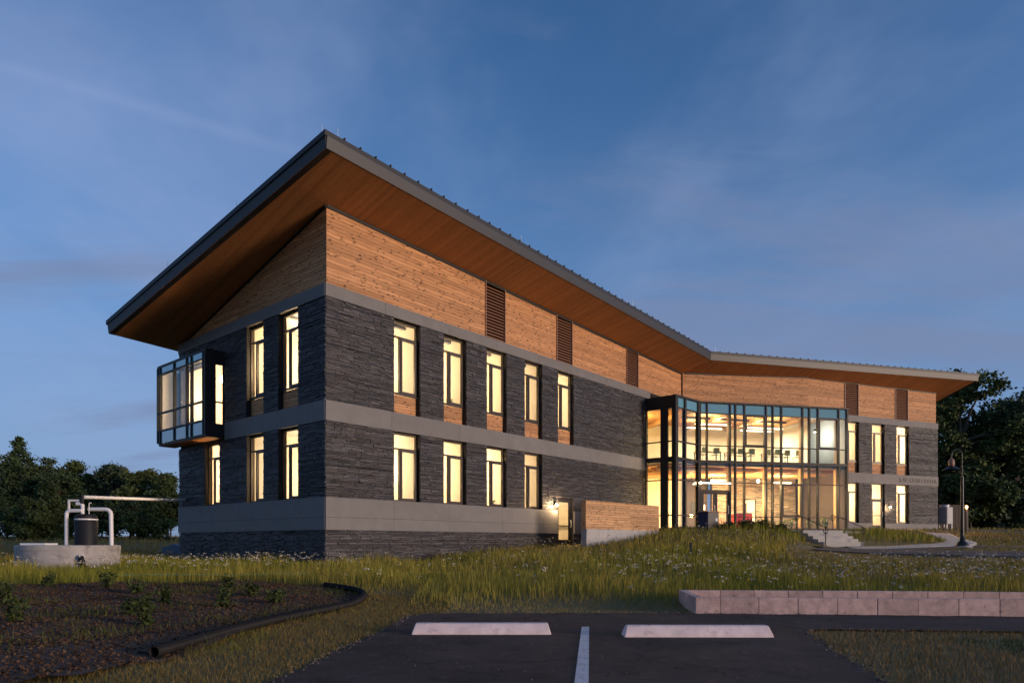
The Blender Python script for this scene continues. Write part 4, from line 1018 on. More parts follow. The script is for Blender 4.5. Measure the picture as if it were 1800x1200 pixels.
# lettering on the far wing
cu = bpy.data.curves.new('lettering', 'FONT'); cu.body = 'R.W. KERN CENTER'; cu.size = .40; cu.extrude = .012; cu.offset = .006; cu.space_character = 1.08
tmp = bpy.data.objects.new('lettering_tmp', cu); COL.objects.link(tmp)
bpy.context.view_layer.update()
me = bpy.data.meshes.new_from_object(tmp.evaluated_get(bpy.context.evaluated_depsgraph_get()))
bpy.data.objects.remove(tmp)
wv = np.array([v.co.x for v in me.vertices]); tw = wv.max()-wv.min()
me.materials.clear(); me.materials.append(MAT['lettering'])
put(bpy.data.objects.new('lettering', me), F_RIGHT @ Matrix.Translation((4.75, -.064, Z(4.42))) @ Matrix.Scale(3.95/tw, 4, (1, 0, 0)) @ Matrix.Rotation(R(90), 4, 'X'), hall)

# furniture seen through the glass
def make_chair(label):
    t = empty('chair', (0, 0, 0)); tag(t, label, 'chair', 'olive chairs upstairs behind the glass')
    I = Matrix.Identity(4)
    MB().box(-.22, .22, -.2, .22, .43, .46).build('seat', 'olive', I, t, bevel=.012)
    b = MB(); b.prism([(-.21, .54), (-.17, .52), (.17, .52), (.21, .54), (.22, .80), (.17, .87), (-.17, .87), (-.22, .80)], lambda u, w, k: (u, -.22-(w-.5)*.16+(.02 if k else 0)+.05*(u*u/.05), w))
    b.build('backrest', 'olive', I, t, bevel=.006)
    for sx in (-.19, .19):
        MB().tube([(sx, -.19, 0), (sx, -.2, .45), (sx, -.24, .60)], .014, 8).build('leg', 'rod', I, t)
        MB().tube([(sx, .21, 0), (sx, .19, .44)], .014, 8).build('leg', 'rod', I, t)
    return t
ords = ['first', 'second', 'third', 'fourth', 'fifth', 'sixth', 'seventh', 'eighth', 'ninth']
first = None
for k, (x, rz) in enumerate([(.75, .2), (1.65, -.1), (2.55, .15), (3.3, -.05), (3.95, .1), (5.15, -.2), (5.75, .05), (6.5, .12), (7.3, -.1)]):
    lab = 'olive chair with its back to the upper glass, %s from the left' % ords[k]
    M = F_MAIN @ Matrix.Translation((x, 1.05+.12*(k % 2), FLOOR2+.002)) @ Matrix.Rotation(rz, 4, 'Z')
    if first is None: first = make_chair(lab); first.matrix_basis = M; WM[first.name] = M
    else: c = copy_thing(first, M); c['label'] = lab
def make_table(label):
    t = empty('table', (0, 0, 0)); tag(t, label, 'table', 'tables upstairs behind the glass'); I = Matrix.Identity(4)
    MB().box(-.85, .85, -.35, .35, .71, .74).build('tabletop', 'tan_table', I, t, bevel=.006)
    for sx in (-.75, .75):
        for sy in (-.28, .28): MB().box(sx-.025, sx+.025, sy-.025, sy+.025, 0, .709).build('leg', 'dark_metal', I, t)
    return t
tb = None
for x, lab in ((1.5, 'tan table upstairs behind the left chairs'), (3.6, 'tan table upstairs behind the middle chairs'), (6.2, 'tan table upstairs behind the right chairs')):
    M = F_MAIN @ Matrix.Translation((x, 1.85, FLOOR2+.002))
    if tb is None: tb = make_table(lab); tb.matrix_basis = M; WM[tb.name] = M
    else: c = copy_thing(tb, M); c['label'] = lab
cn = empty('counter', (0, 0, 0), M=F_MAIN @ Matrix.Translation((3.75, 1.6, FLOOR1))); tag(cn, 'red counter with a white top standing in the lobby', 'counter')
MB().box(3.2, 4.35, 1.4, 1.9, FLOOR1+.02, FLOOR1+.95).build('front_panel', 'red_panel', F_MAIN, cn)
MB().box(3.12, 4.43, 1.32, 1.98, FLOOR1+.955, FLOOR1+1.03).build('counter_top', 'white_paint', F_MAIN, cn, bevel=.01)
nb = empty('notice_board', (0, 0, 0), M=F_MAIN @ Matrix.Translation((3.0, 5.55, FLOOR1+1.6))); tag(nb, 'dark board with white sheets on the lobby wall behind the counter', 'notice board')
MB().box(2.3, 3.4, 5.55, 5.59, FLOOR1+1.1, FLOOR1+1.95).build('board', 'black_paint', F_MAIN, nb)
for k in range(2): MB().box(2.65+.36*k, 2.95+.36*k, 5.535, 5.548, FLOOR1+1.35, FLOOR1+1.75).build('sheet', 'white_paint', F_MAIN, nb)
# ------------------------------------------------------------------ plants, trees, grass helpers
def leaf_quads(cent, size, n, rng_, flat=.0):
    """n leaf quads per centre: returns verts (4N,3), faces"""
    N_ = len(cent)
    a = rng_.normal(size=(N_, 3)); a[:, 2] *= .6; a /= np.linalg.norm(a, axis=1, keepdims=True)
    b = rng_.normal(size=(N_, 3)); b -= a*(a*b).sum(1, keepdims=True); b /= np.linalg.norm(b, axis=1, keepdims=True)
    s = (size*rng_.uniform(.6, 1.3, N_))[:, None]
    v = np.stack([cent-a*s, cent+b*s*.55, cent+a*s, cent-b*s*.55], 1).reshape(-1, 3)
    f = np.arange(4*N_).reshape(-1, 4)
    return v, f
def make_tree(name, label, x, y, h, cr, leaf, seed, crown_base=.25, kind='round', clumps=150, per=70, lsize=.22, group=None, trunk_r=None, lean=0):
    r_ = np.random.default_rng(seed); z0 = gz1(x, y)-.1
    t = empty(name, (x, y, z0)); tag(t, label, 'tree', group)
    I = WM[t.name]; tr = trunk_r or h*.022
    mb = MB(); top = h*(.92 if kind == 'cone' else .72)
    path = [(0, 0, 0), (r_.normal()*.05, r_.normal()*.05, h*.15), (r_.normal()*.1*h*.1+lean*.3, r_.normal()*.12, h*.4), (r_.normal()*.25+lean*.7, r_.normal()*.2, top*.8), (r_.normal()*.3+lean, r_.normal()*.3, top)]
    mb.tube(path, [tr*1.35, tr, tr*.8, tr*.5, tr*.18], 9)
    lo = h*crown_base; cz = (lo+h)/2; rz = (h-lo)/2
    cents = []
    if kind == 'cone':
        levels = max(10, int(clumps/8))
        for k in range(levels):
            f = k/(levels-1); zz = lo+(h-lo)*f; rad = cr*(1-f)**.85*r_.uniform(.75, 1.15)+.12
            m = max(2, int(8*(1-f)+1)); a0 = r_.uniform(0, 6.28)
            for j in range(m):
                an = a0+6.283*j/m+r_.normal()*.2
                for q in (.45, .8, 1.0): cents.append((rad*q*math.cos(an), rad*q*math.sin(an), zz-rad*q*.22, .16+.22*rad*.5))
                if k % 2 == 0: mb.tube([(0, 0, zz), (rad*.9*math.cos(an), rad*.9*math.sin(an), zz-rad*.2)], [tr*.25, tr*.06], 5, caps=False)
    else:
        n_l = 20
        lobes = []
        for k in range(n_l):
            an = r_.uniform(0, 6.283); u = r_.uniform(-.75, .95)
            q = math.sqrt(max(.05, 1-u*u))*cr*r_.uniform(.4, .95)*(1-.35*max(u, 0))
            lobes.append((q*math.cos(an)+lean, q*math.sin(an), cz+u*rz*.78, r_.uniform(.20, .42)*cr*(1-.3*max(u, 0))))
            bz = r_.uniform(.25, .7)*top
            mb.tube([(lean*bz/h, 0, bz), (q*.45*math.cos(an)+lean*.5, q*.45*math.sin(an), (bz+cz+u*rz*.78)/2+.3), (q*math.cos(an)+lean, q*math.sin(an), cz+u*rz*.75)], [tr*.5, tr*.3, tr*.06], 6, caps=False)
        for k in range(clumps):
            L = lobes[int(r_.integers(n_l))]; d = r_.normal(size=3); d /= np.linalg.norm(d); rad = L[3]*r_.uniform(.45, 1.12)
            cents.append((L[0]+d[0]*rad, L[1]+d[1]*rad, max(lo*.8, L[2]+d[2]*rad*.85), r_.uniform(.22, .42)*(.55+.09*cr)))
    mb.build('trunk', 'bark', I, t, smooth=True)
    cents = np.array(cents); c = np.repeat(cents, per, 0)
    pos = c[:, :3] + r_.normal(size=(len(c), 3))*c[:, 3:4]*np.array([1, 1, .7])
    v, f = leaf_quads(pos, lsize, 1, r_)
    raw_mesh('crown', leaf, v, f, parent=t, M=I)
    return t
def make_shrub(name, label, x, y, h, w, leaf, seed, n=260, lsize=.05, cat='shrub', group=None, z=None, stems=5):
    r_ = np.random.default_rng(seed); z0 = (gz1(x, y) if z is None else z)-.02
    t = empty(name, (x, y, z0)); tag(t, label, cat, group); I = WM[t.name]
    mb = MB(); pts = []
    for k in range(stems):
        an = r_.uniform(0, 6.283); q = w*r_.uniform(.15, .5); tip = (q*math.cos(an), q*math.sin(an), h*r_.uniform(.65, 1.0))
        mid = (tip[0]*.4, tip[1]*.4, tip[2]*.55); mb.tube([(0, 0, 0), mid, tip], [.012*h+.004, .008*h+.003, .002], 5, caps=False)
        for j in range(n//stems):
            f = r_.uniform(.2, 1.03); p = np.array(mid)*(1-abs(2*f-1))*(f < 2) if False else (np.array(mid)*f*2 if f < .5 else np.array(mid)+(np.array(tip)-np.array(mid))*(f*2-1))
            pts.append(p + r_.normal(size=3)*w*.13*np.array([1, 1, .6]))
    mb.build('stems', 'bark', I, t)
    pts = np.array(pts); pts[:, 2] = np.maximum(pts[:, 2], .03)
    v, f = leaf_quads(pts, lsize, 1, r_)
    raw_mesh('foliage', leaf, v, f, parent=t, M=I)
    return t

# ------------------------------------------------------------------ landing, steps, rails, guard wall
LAND = Z(.66)
flat_poly('entrance_landing', [mp_(-.3, -.03), mp_(.0, -2.0), mp_(2.6, -2.6), mp_(3.2, -4.35), mp_(5.75, -4.9), mp_(6.6, -2.4), mp_(10.1, -1.9), mp_(10.1, -.03)], Z(.2), LAND, 'concrete_path')
st = empty('entrance_steps', (17, 36.5, 1.2)); tag(st, 'grey concrete steps rising to the glass entrance between two handrails', 'steps')
SD = Vector((.2588, -.9659, 0)).normalized(); SR = Vector((-SD.y, SD.x, 0))
S0 = Vector((16.6, 37.0, 0))
F_ST = frame(S0, SR)                               # x across the flight, -y down the flight
for k in range(5):
    z1 = LAND-.005-.155*k
    MB().box(-1.25+.0*k, 1.25, -.38*(k+1), -.38*k+(.02 if k else .6), Z(-.35), z1-.0008*k).build('step', 'concrete_path', F_ST, st, bevel=.012)
def handrail(x, label):
    t = empty('handrail', (0, 0, 0), M=F_ST @ Matrix.Translation((x, -.8, LAND-.3))); tag(t, label, 'handrail')
    za, zb = LAND, LAND-.74; r = .022
    MB().tube([(x, .25, za-.1), (x, .25, za+.86)], r, 8).build('post', 'lamp_iron', F_ST, t, smooth=True)
    MB().tube([(x, -1.95, zb-.12), (x, -1.95, zb+.84)], r, 8).build('post', 'lamp_iron', F_ST, t, smooth=True)
    MB().tube([(x, .25, za+.86), (x, -1.95, zb+.86)], r, 8).build('rail', 'lamp_iron', F_ST, t, smooth=True)
    for (yy, zz, s) in ((.25, za+.86, 1), (-1.95, zb+.86, -1)):
        MB().tube([(x, yy+s*(.16-.16*math.cos(a)), zz-.17+.17*math.cos(a)*1.0 if False else zz-.16+.16*math.cos(a*1.0) ) for a in [i*.45 for i in range(0, 11)]] if False else
                  [(x, yy+s*.16*math.sin(a), zz-.16+.16*math.cos(a)) for a in [i*.35 for i in range(0, 16)]], r*.9, 8).build('end_loop', 'lamp_iron', F_ST, t, smooth=True)
handrail(-1.15, 'black iron handrail with looped ends on the left of the entrance steps')
handrail(1.15, 'black iron handrail with looped ends on the right of the entrance steps')

gw = empty('guard_wall', (3.41, 31.2, 1.1)); tag(gw, 'low wall of pale horizontal boards on a concrete base beside the entrance', 'wall')
F_GW = frame((3.41, 31.2), E1); GL = 6.85
MB().prism([(0, Z(-.7)), (GL, Z(-.2)), (GL, Z(.62)), (0, Z(.62))], lambda u, w, k: (u, 0 if k == 0 else .3, w)).build('concrete_base', 'concrete_plain', F_GW, gw)
n = 11; h = (1.9-.62)/n
for k in range(n):
    x = 0
    for L in ((3.9, 2.95) if k % 2 else (2.4, 4.45)):
        MB().box(x+.003, x+L-.003, .03-random.uniform(0, .006), .058, Z(.624+k*h), Z(.62+(k+1)*h-.006)).build('plank', 'fence_wood', F_GW, gw); x += L
MB().box(.0, GL, .059, .2, Z(.622), Z(1.88)).build('core', 'wall_back', F_GW, gw)
MB().box(-.03, -.002, .02, .28, Z(.622), Z(1.93)).build('end_board', 'fence_wood', F_GW, gw)
MB().box(-.03, GL+.03, .0, .28, Z(1.90), Z(1.935)).build('cap', 'fence_wood', F_GW, gw)
pk = empty('leaning_pole', (2.9, 31.9, 1.1)); tag(pk, 'thin pale pole leaning by the side door', 'pole')
q0 = CORNER + E1*14.35 + E2*-1.5; q1 = q0 + E1*.75 + E2*.35
MB().tube([(q0.x, q0.y, gz1(q0.x, q0.y)-.02), (q1.x, q1.y, Z(1.25))], .02, 8).build('shaft', 'pvc', None, pk)
MB().tube([(q1.x-.12, q1.y-.1, Z(1.24)), (q1.x+.12, q1.y+.1, Z(1.27))], .03, 8).build('crosshead', 'pvc_grey', None, pk)
bp_ = mp_(-1.15, -3.2); bz_ = gz1(bp_.x, bp_.y)-.03
bn = empty('litter_bin', (bp_.x, bp_.y, bz_), math.atan2(MAINDIR.y, MAINDIR.x)+.35); tag(bn, 'square dark bin with navy side and pale lid in front of the entrance', 'bin')
I = WM[bn.name]
MB().box(-.42, .42, -.36, .36, .03, .98).build('body', 'black_paint', I, bn, bevel=.01)
MB().box(-.435, -.422, -.34, .34, .06, .95).build('side_panel', 'navy', I, bn)
MB().box(-.47, .47, -.41, .41, .985, 1.03).build('lid', 'fence_wood', I, bn, bevel=.01)
MB().box(-.4, .4, -.34, .34, 0, .029).build('plinth', 'black_paint', I, bn)
MB().box(.16, .30, -.372, -.362, .50, .66).build('sticker', 'white_paint', I, bn)

# ------------------------------------------------------------------ car park: wheel stops, planter
def wheel_stop(x, y, label, rz=0.0, L=1.88):
    h, w = .145, .30
    s = MB(); pr = [(-w/2, 0), (w/2, 0), (w/2-.02, .05), (w/2-.09, h), (-w/2+.09, h), (-w/2+.02, .05)]
    s.prism(pr, lambda u, ww, k: ((-L/2+.045*(ww/h) if k == 0 else L/2-.045*(ww/h)), u, ww))
    o = s.build('wheel_stop', 'concrete_stop', Matrix.Translation((x, y, .014)) @ Matrix.Rotation(rz, 4, 'Z'), None, bevel=.012)
    for q in (-.6, .6): MB().lathe([(.016, h+.0005), (.016, h+.006), (.005, h+.008)], 10, (q*L/1.88, 0)).build('anchor_pin', 'louvre_metal', WM[o.name], o)
    return tag(o, label, 'wheel stop', 'wheel stops in the car park')
wheel_stop(-.41, 9.29, 'pale concrete wheel stop left of the white parking line', .0)
wheel_stop(2.44, 9.03, 'pale concrete wheel stop right of the white parking line', -.012, 1.95)
pl = empty('block_planter', (3.3, 12, 0)); tag(pl, 'long low planter bed walled with pinkish concrete blocks beside the car park', 'planter')
F_PL = frame((3.22, 11.98), Vector((.9959, -.0905, 0))); PLW = 1.8
blk = None
def block_row(M, n_, L=.66, first=.42):
    x = 0
    for k in range(n_):
        w = first if k == 0 else L
        MB().box(x+.003, x+w-.004, random.uniform(-.006, .006), .15, -.05, .29+random.uniform(-.004, .004)).build('block', 'concrete_block', M, pl, bevel=.008); x += w
block_row(F_PL, 20)
block_row(F_PL @ Matrix.Translation((.14, PLW, 0)), 20, first=.66)
block_row(F_PL @ Matrix.Translation((.15, .16, 0)) @ Matrix.Rotation(R(90), 4, 'Z'), 3, .59, .59)
MB().box(.16, 12.5, .16, PLW-.02, .0, .10).build('soil', 'mulch', F_PL, pl)

# ------------------------------------------------------------------ lamp post, condenser, screen, shed
lp = (19.45, 29.5); lz = gz1(*lp)
la = empty('lamp_post', (lp[0], lp[1], lz)); tag(la, 'black iron lamp post with curved neck and bell shade, unlit', 'street lamp'); I = WM[la.name]
MB().lathe([(.42, -.05), (.42, .03), (.40, .06)], 24).build('footing', 'concrete_plain', I, la)
MB().lathe([(.27, .062), (.27, .10), (.19, .20), (.12, .27), (.10, .42), (.085, .44), (.075, .5)], 20).build('base', 'lamp_iron', I, la, smooth=True)
MB().tube([(0, 0, .5), (0, 0, 3.05)], [.07, .058], 12).build('pole', 'lamp_iron', I, la, smooth=True)
arc = [(0, 0, 3.05), (0, 0, 3.9)] + [(-.23+.23*math.cos(a), 0, 3.98+.25*math.sin(a)) for a in [i*math.pi/10 for i in range(1, 10)]] + [(-.46, 0, 3.95), (-.46, 0, 3.80)]
MB().tube(arc, .026, 10).build('neck', 'lamp_iron', I, la, smooth=True)
MB().lathe([(.10, 3.50), (.12, 3.56), (.12, 3.70), (.08, 3.80), (.03, 3.83)], 18, (-.46, 0)).build('lamp_house', 'louvre_metal', I, la, smooth=True)
MB().lathe([(.34, 3.33), (.345, 3.345), (.24, 3.42), (.12, 3.499), (.10, 3.499), (.22, 3.41), (.33, 3.33)], 24, (-.46, 0)).build('shade', 'lamp_iron', I, la, smooth=True)
cx_, cy_ = 32.75, 51.9; cz_ = gz1(cx_, cy_)
cd = empty('condenser_unit', (cx_, cy_, cz_), R(22.5)); tag(cd, 'tall grey air-conditioning condenser standing at the end of the far wing', 'condenser'); I = WM[cd.name]
MB().box(-.02, .62, -.35, .35, .34, 1.62).build('casing', 'grey_box', I, cd, bevel=.015)
MB().lathe([(.24, 1.625), (.24, 1.74), (.27, 1.745), (.27, 1.80), (.2, 1.80)], 20, (.3, 0)).build('fan_cowl', 'pvc', I, cd)
for k in range(10): MB().box(.05, .60, -.366, -.352, .44+k*.115, .50+k*.115).build('grille_bar', 'pvc_grey', I, cd)
for sx in (.02, .56):
    for sy in (-.3, .3): MB().box(sx-.03, sx+.03, sy-.03, sy+.03, -.1, .339).build('leg', 'pvc', I, cd)
sx_, sy_ = 35.2, 55.0; sz_ = gz1(sx_, sy_)
sc_ = empty('timber_screen', (sx_, sy_, sz_), R(10)); tag(sc_, 'dark brown board screen behind the condenser', 'fence'); I = WM[sc_.name]
for k in range(9): MB().box(-.9+k*.3, -.9+k*.3+.285, 0, .03, .0, 1.9).build('board', 'screen_wood', I, sc_)
for x in (-.9, .4, 1.75): MB().box(x, x+.1, .032, .13, -.1, 1.85).build('post', 'screen_wood', I, sc_)
hx, hy = 52.5, 72.0; hz_ = gz1(hx, hy)-.1
sh = empty('garden_shed', (hx, hy, hz_), R(-25)); tag(sh, 'small grey shed with a pitched roof under the big trees', 'shed'); I = WM[sh.name]
MB().box(-2.2, 2.2, -1.6, 1.6, 0, 1.3).build('wall', 'shed_wall', I, sh)
MB().prism([(-1.9, 1.2), (1.9, 1.2), (0, 2.9)], lambda u, w, k: (-2.5 if k == 0 else 2.5, u, w)).build('roof', 'shed_roof', I, sh)
MB().box(-.4, .4, -1.64, -1.605, 0, 1.15).build('door', 'screen_wood', I, sh)
def far_lamp(x, y, z, label, m, watt, col, r=.1):
    zg = gz1(x, y); t = empty('path_lamp', (x, y, zg)); tag(t, label, 'lamp'); I = WM[t.name]
    MB().tube([(0, 0, -.1), (0, 0, z-zg-.12)], .05, 8).build('post', 'lamp_iron', I, t)
    MB().lathe([(.03, z-zg-.12), (r, z-zg-.05), (r, z-zg+.05), (.03, z-zg+.12)], 12).build('lamp_globe', m, I, t, smooth=True)
    l = bpy.data.lights.new('path_light', 'POINT'); l.energy = watt; l.color = col; l.shadow_soft_size = .15
    put(bpy.data.objects.new('path_light', l), Matrix.Translation((x, y-.3, z)), t)
far_lamp(29.95, 45.0, Z(2.33), 'glowing orange lamp seen beside the iron lamp post', 'glow_orange', 60, (1, .45, .14), .09)
far_lamp(55.0, 76.5, Z(2.5), 'tiny white lamp beside the small shed', 'glow_far', 8, (1, .9, .8), .12)

# ------------------------------------------------------------------ rainwater tank beside the end wall
tx, ty = -14.4, 22.2; tz = .28
tk = empty('water_tank', (tx, ty, tz)); tag(tk, 'round concrete tank with pipes in the grass beside the building', 'tank'); I = WM[tk.name]
MB().lathe([(1.45, 0), (1.45, .72), (1.465, .722), (1.465, .86), (1.44, .885), (1.42, .885)], 56).build('concrete_ring', 'concrete_tank', I, tk, smooth=True)
MB().box(-1.0, -.2, -.85, -.25, .887, .95).build('hatch', 'pvc', I, tk, bevel=.01)
ROT = I @ Matrix.Rotation(R(31), 4, 'Z') @ Matrix.Translation((0, .25, 0))
MB().tube([(.36, -1.66, .50), (.36, -1.80, .50), (.39, -1.86, .40), (.42, -1.88, .22), (.62, -1.92, .08), (.95, -1.95, .05)], .085, 14).build('drain_hose', 'corrugated', ROT, tk, smooth=True)
MB().tube([(.36, -1.68, .50), (.36, -1.785, .50)], .10, 14).build('hose_collar', 'pvc', ROT, tk, smooth=True)
fb = empty('filter_barrel', (tx+.37, ty+.30, tz+.885)); tag(fb, 'black upright filter barrel standing on the concrete tank', 'barrel'); I2 = WM[fb.name]
MB().lathe([(.335, 0), (.335, .80), (.325, .82)], 32).build('body', 'tank_plastic', I2, fb, smooth=True)
MB().lathe([(.345, .822), (.345, .865), (.33, .867)], 32).build('band', 'pvc', I2, fb, smooth=True)
MB().lathe([(.32, .868), (.32, .96), (.24, 1.0), (.22, 1.02)], 28).build('lid', 'tank_plastic', I2, fb, smooth=True)
def bend(pts, r=.12, n=5):
    """polyline with rounded corners"""
    P = [Vector(p) for p in pts]; out_ = [P[0]]
    for a, b, c in zip(P, P[1:], P[2:]):
        u, v = (a-b).normalized()*r, (c-b).normalized()*r
        for k in range(n+1):
            f = k/n; out_.append((b+u)*(1-f)**2 + b*2*f*(1-f) + (b+v)*f*f)
    return out_ + [P[-1]]
pp = empty('pipe_loop', (tx-.05, ty-.5, tz+.885)); tag(pp, 'white bent pipe rising on the left of the black barrel', 'pipe')
bx_, by_, b0 = tx+.37, ty+.30, tz+.885
MB().tube(bend([(bx_-.62, by_-.05, b0), (bx_-.62, by_-.05, b0+1.13), (bx_-.12, by_-.05, b0+1.13)], .14), .06, 12).build('riser', 'pvc', None, pp, smooth=True)
MB().tube(bend([(bx_-.12, by_, b0+1.0), (bx_-.12, by_, b0+1.36), (bx_-.32, by_, b0+1.36)], .1), .06, 12).build('elbow', 'pvc', None, pp, smooth=True)
MB().box(bx_-.60, bx_-.13, by_-.02, by_+.03, b0+1.44, b0+1.50).box(bx_-.60, bx_-.55, by_-.02, by_+.03, b0+1.1, b0+1.439).build('bracket', 'pvc', None, pp)
p2 = empty('pipe_loop', (tx+1.2, ty-.5, tz+.885)); tag(p2, 'white bent pipe coming down on the right of the black barrel', 'pipe')
MB().tube(bend([(bx_+.05, by_+.05, b0+1.18), (bx_+.78, by_+.05, b0+1.18), (bx_+.80, by_+.05, b0)], .2), .065, 12).build('riser', 'pvc', None, p2, smooth=True)
MB().tube(bend([(bx_+.15, by_-.1, b0+.98), (bx_+.15, by_-.1, b0+1.38), (bx_+.21, by_-.1, b0+1.40), (bx_+.22, by_-.1, b0+1.36)], .03), .014, 8).build('vent_pipe', 'pvc', None, p2, smooth=True)
p3 = empty('supply_pipe', (tx+2, ty+2, 2.6)); tag(p3, 'long level white pipe from the building to the tank', 'pipe')
we = LB + E2*-.6 + E1*.02
MB().tube([(bx_-.10, by_, b0+1.58), (we.x, we.y, b0+1.60+.36)], .06, 12).build('run', 'pvc', None, p3, smooth=True)
MB().tube([(bx_-.14, by_, b0+1.36), (bx_-.14, by_, b0+1.66)], .062, 12).build('coupling', 'tank_plastic', None, p3, smooth=True)
ub = empty('utility_box', (-17.8, 36, gz1(-17.8, 36))); tag(ub, 'low blue-grey utility box in the field beyond the end wall', 'utility box'); I = WM[ub.name]
MB().prism([(-.55, 0), (.6, 0), (.55, .55), (.1, .72), (-.5, .52)], lambda u, w, k: (u, -.3 if k == 0 else .3, w)).build('casing', 'blue_tarp', I, ub, bevel=.03)
MB().box(-.5, .5, -.27, .27, -.1, -.001).build('plinth', 'concrete_plain', I, ub)

# corrugated pipe along the planting bed
PIPE = [(-3.82,7.28),(-3.78,8.2),(-3.72,9.2),(-3.6,10.1),(-3.42,11.0),(-3.22,11.9),(-3.05,12.8),(-2.98,13.6),(-3.15,14.3),(-3.6,15.0),(-4.3,15.7)]
dense = []
P = [Vector((x, y)) for x, y in PIPE]
for i in range(len(P)-1):
    p0, p1, p2_, p3_ = P[max(i-1, 0)], P[i], P[i+1], P[min(i+2, len(P)-1)]
    k = int((p2_-p1).length/.016)
    for j in range(k):
        f = j/k
        dense.append(.5*((2*p1)+(p2_-p0)*f+(2*p0-5*p1+4*p2_-p3_)*f*f+(3*p1-p0-3*p2_+p3_)*f**3))
dz = ground_z(np.array([p.x for p in dense]), np.array([p.y for p in dense]))
path = [(p.x, p.y, z+.068) for p, z in zip(dense, dz)]
rad = [.068 if (i//1) % 2 else .056 for i in range(len(path))]
cpipe = MB().tube(path, rad, 12, caps=False).build('drain_pipe', 'corrugated', None, None, smooth=False)
tag(cpipe, 'long black corrugated drain pipe snaking along the mulch bed', 'pipe')
hs = MB().tube([(x, y, gz1(x, y)+.12+.03*math.sin(x*3)) for x, y in [(-10.5,17.6),(-9.4,17.9),(-8.2,17.7),(-7.2,18.0),(-6.2,18.2),(-5.4,18.1)]], .016, 8).build('garden_hose', 'hose_green', None, None, smooth=True)
tag(hs, 'thin green hose lying at the edge of the mulch bed', 'hose')
sk = empty('marker_stake', (6.1, 23.3, gz1(6.1, 23.3))); tag(sk, 'short dark marker stake standing in the meadow', 'stake'); I = WM[sk.name]
MB().box(-.03, .03, -.02, .02, -.1, .52).build('post', 'black_paint', I, sk)
MB().box(-.045, .045, -.03, .03, .40, .55).build('cap', 'black_paint', I, sk)

# shrubs on the mound, plants inside the glass and in the bed
for k, (x, y, h, w) in enumerate([(12.6,36.8,.42,1.1),(13.5,37.3,.50,1.2),(14.4,37.0,.38,1.0),(11.8,37.4,.30,.8)]):
    make_shrub('shrub', ['spreading green shrub, second from the left on the grassy mound', 'tallest green shrub on the grassy mound before the glass', 'green shrub nearest the steps on the grassy mound', 'lowest green shrub, leftmost on the grassy mound'][k], x, y, h, w, 'shrub_leaf', 50+k, 700, .065, group='shrubs on the mound', stems=14)
for k in range(6):
    p = mp_(6.2+.62*k, .95)
    make_shrub('potted_plant', 'lit leafy plant inside the lower right glass, %s from the left' % ords[k], p.x, p.y, .62+.1*(k % 3), .5, 'bright_leaf', 70+k, 120, .07, 'plant', 'plants inside the lobby glass', z=FLOOR1+.03, stems=7)
for k, (a, lab) in enumerate([(11.6, 'small potted plant on the sill of a lower front window'), (6.35, 'small potted plant on the sill of an upper front window')]):
    p = CORNER + E1*(a if k else 9.1) + E2*.5
    make_shrub('window_plant', lab, p.x, p.y, .34, .3, 'bright_leaf', 90+k, 60, .05, 'plant', z=(Z_BASE1 if k == 0 else Z_U0)+.05, stems=5)
bed_pl = [(-7.0,9.6,.55),(-5.2,9.7,.6),(-4.9,11.6,.55),(-6.2,12.2,.5),(-8.6,11.6,.6),(-9.6,12.8,.6),(-7.6,13.8,.45),(-5.9,10.6,.45),(-4.3,12.4,.4),(-6.9,8.2,.5),(-9.4,9.6,.65),(-11.2,11.2,.6),(-8.9,15.0,.5),(-6.4,15.4,.4),(-11.4,14.0,.5),(-5.2,13.6,.42),(-10.4,15.3,.45),(-8.3,8.6,.5)]
wh = ['at the front of', 'in the middle of', 'at the back of']
for k, (x, y, h) in enumerate(bed_pl):
    make_shrub('bed_plant', 'young leafy plant in the mulch bed, %s' % ['tall, just left of the black pipe\'s open end','beside the first bend of the black pipe','close to the middle of the black pipe','mid-bed, below the green hose','left of centre in the bed','near the left edge, far half','alone near the back of the bed','between the open pipe end and the next plant','small, by the pipe\'s far bend','frontmost of all, low and wide','large, on the left side','leftmost of the far rows','at the back under the tank','at the back nearest the building','far left, near the grass edge','slender, near the far pipe loop','small, far left by the flowers','front left corner'][k], x, y, h*.8, .36, 'shrub_leaf', 120+k, 200, .042, 'plant', 'young plants in the mulch bed', stems=6)

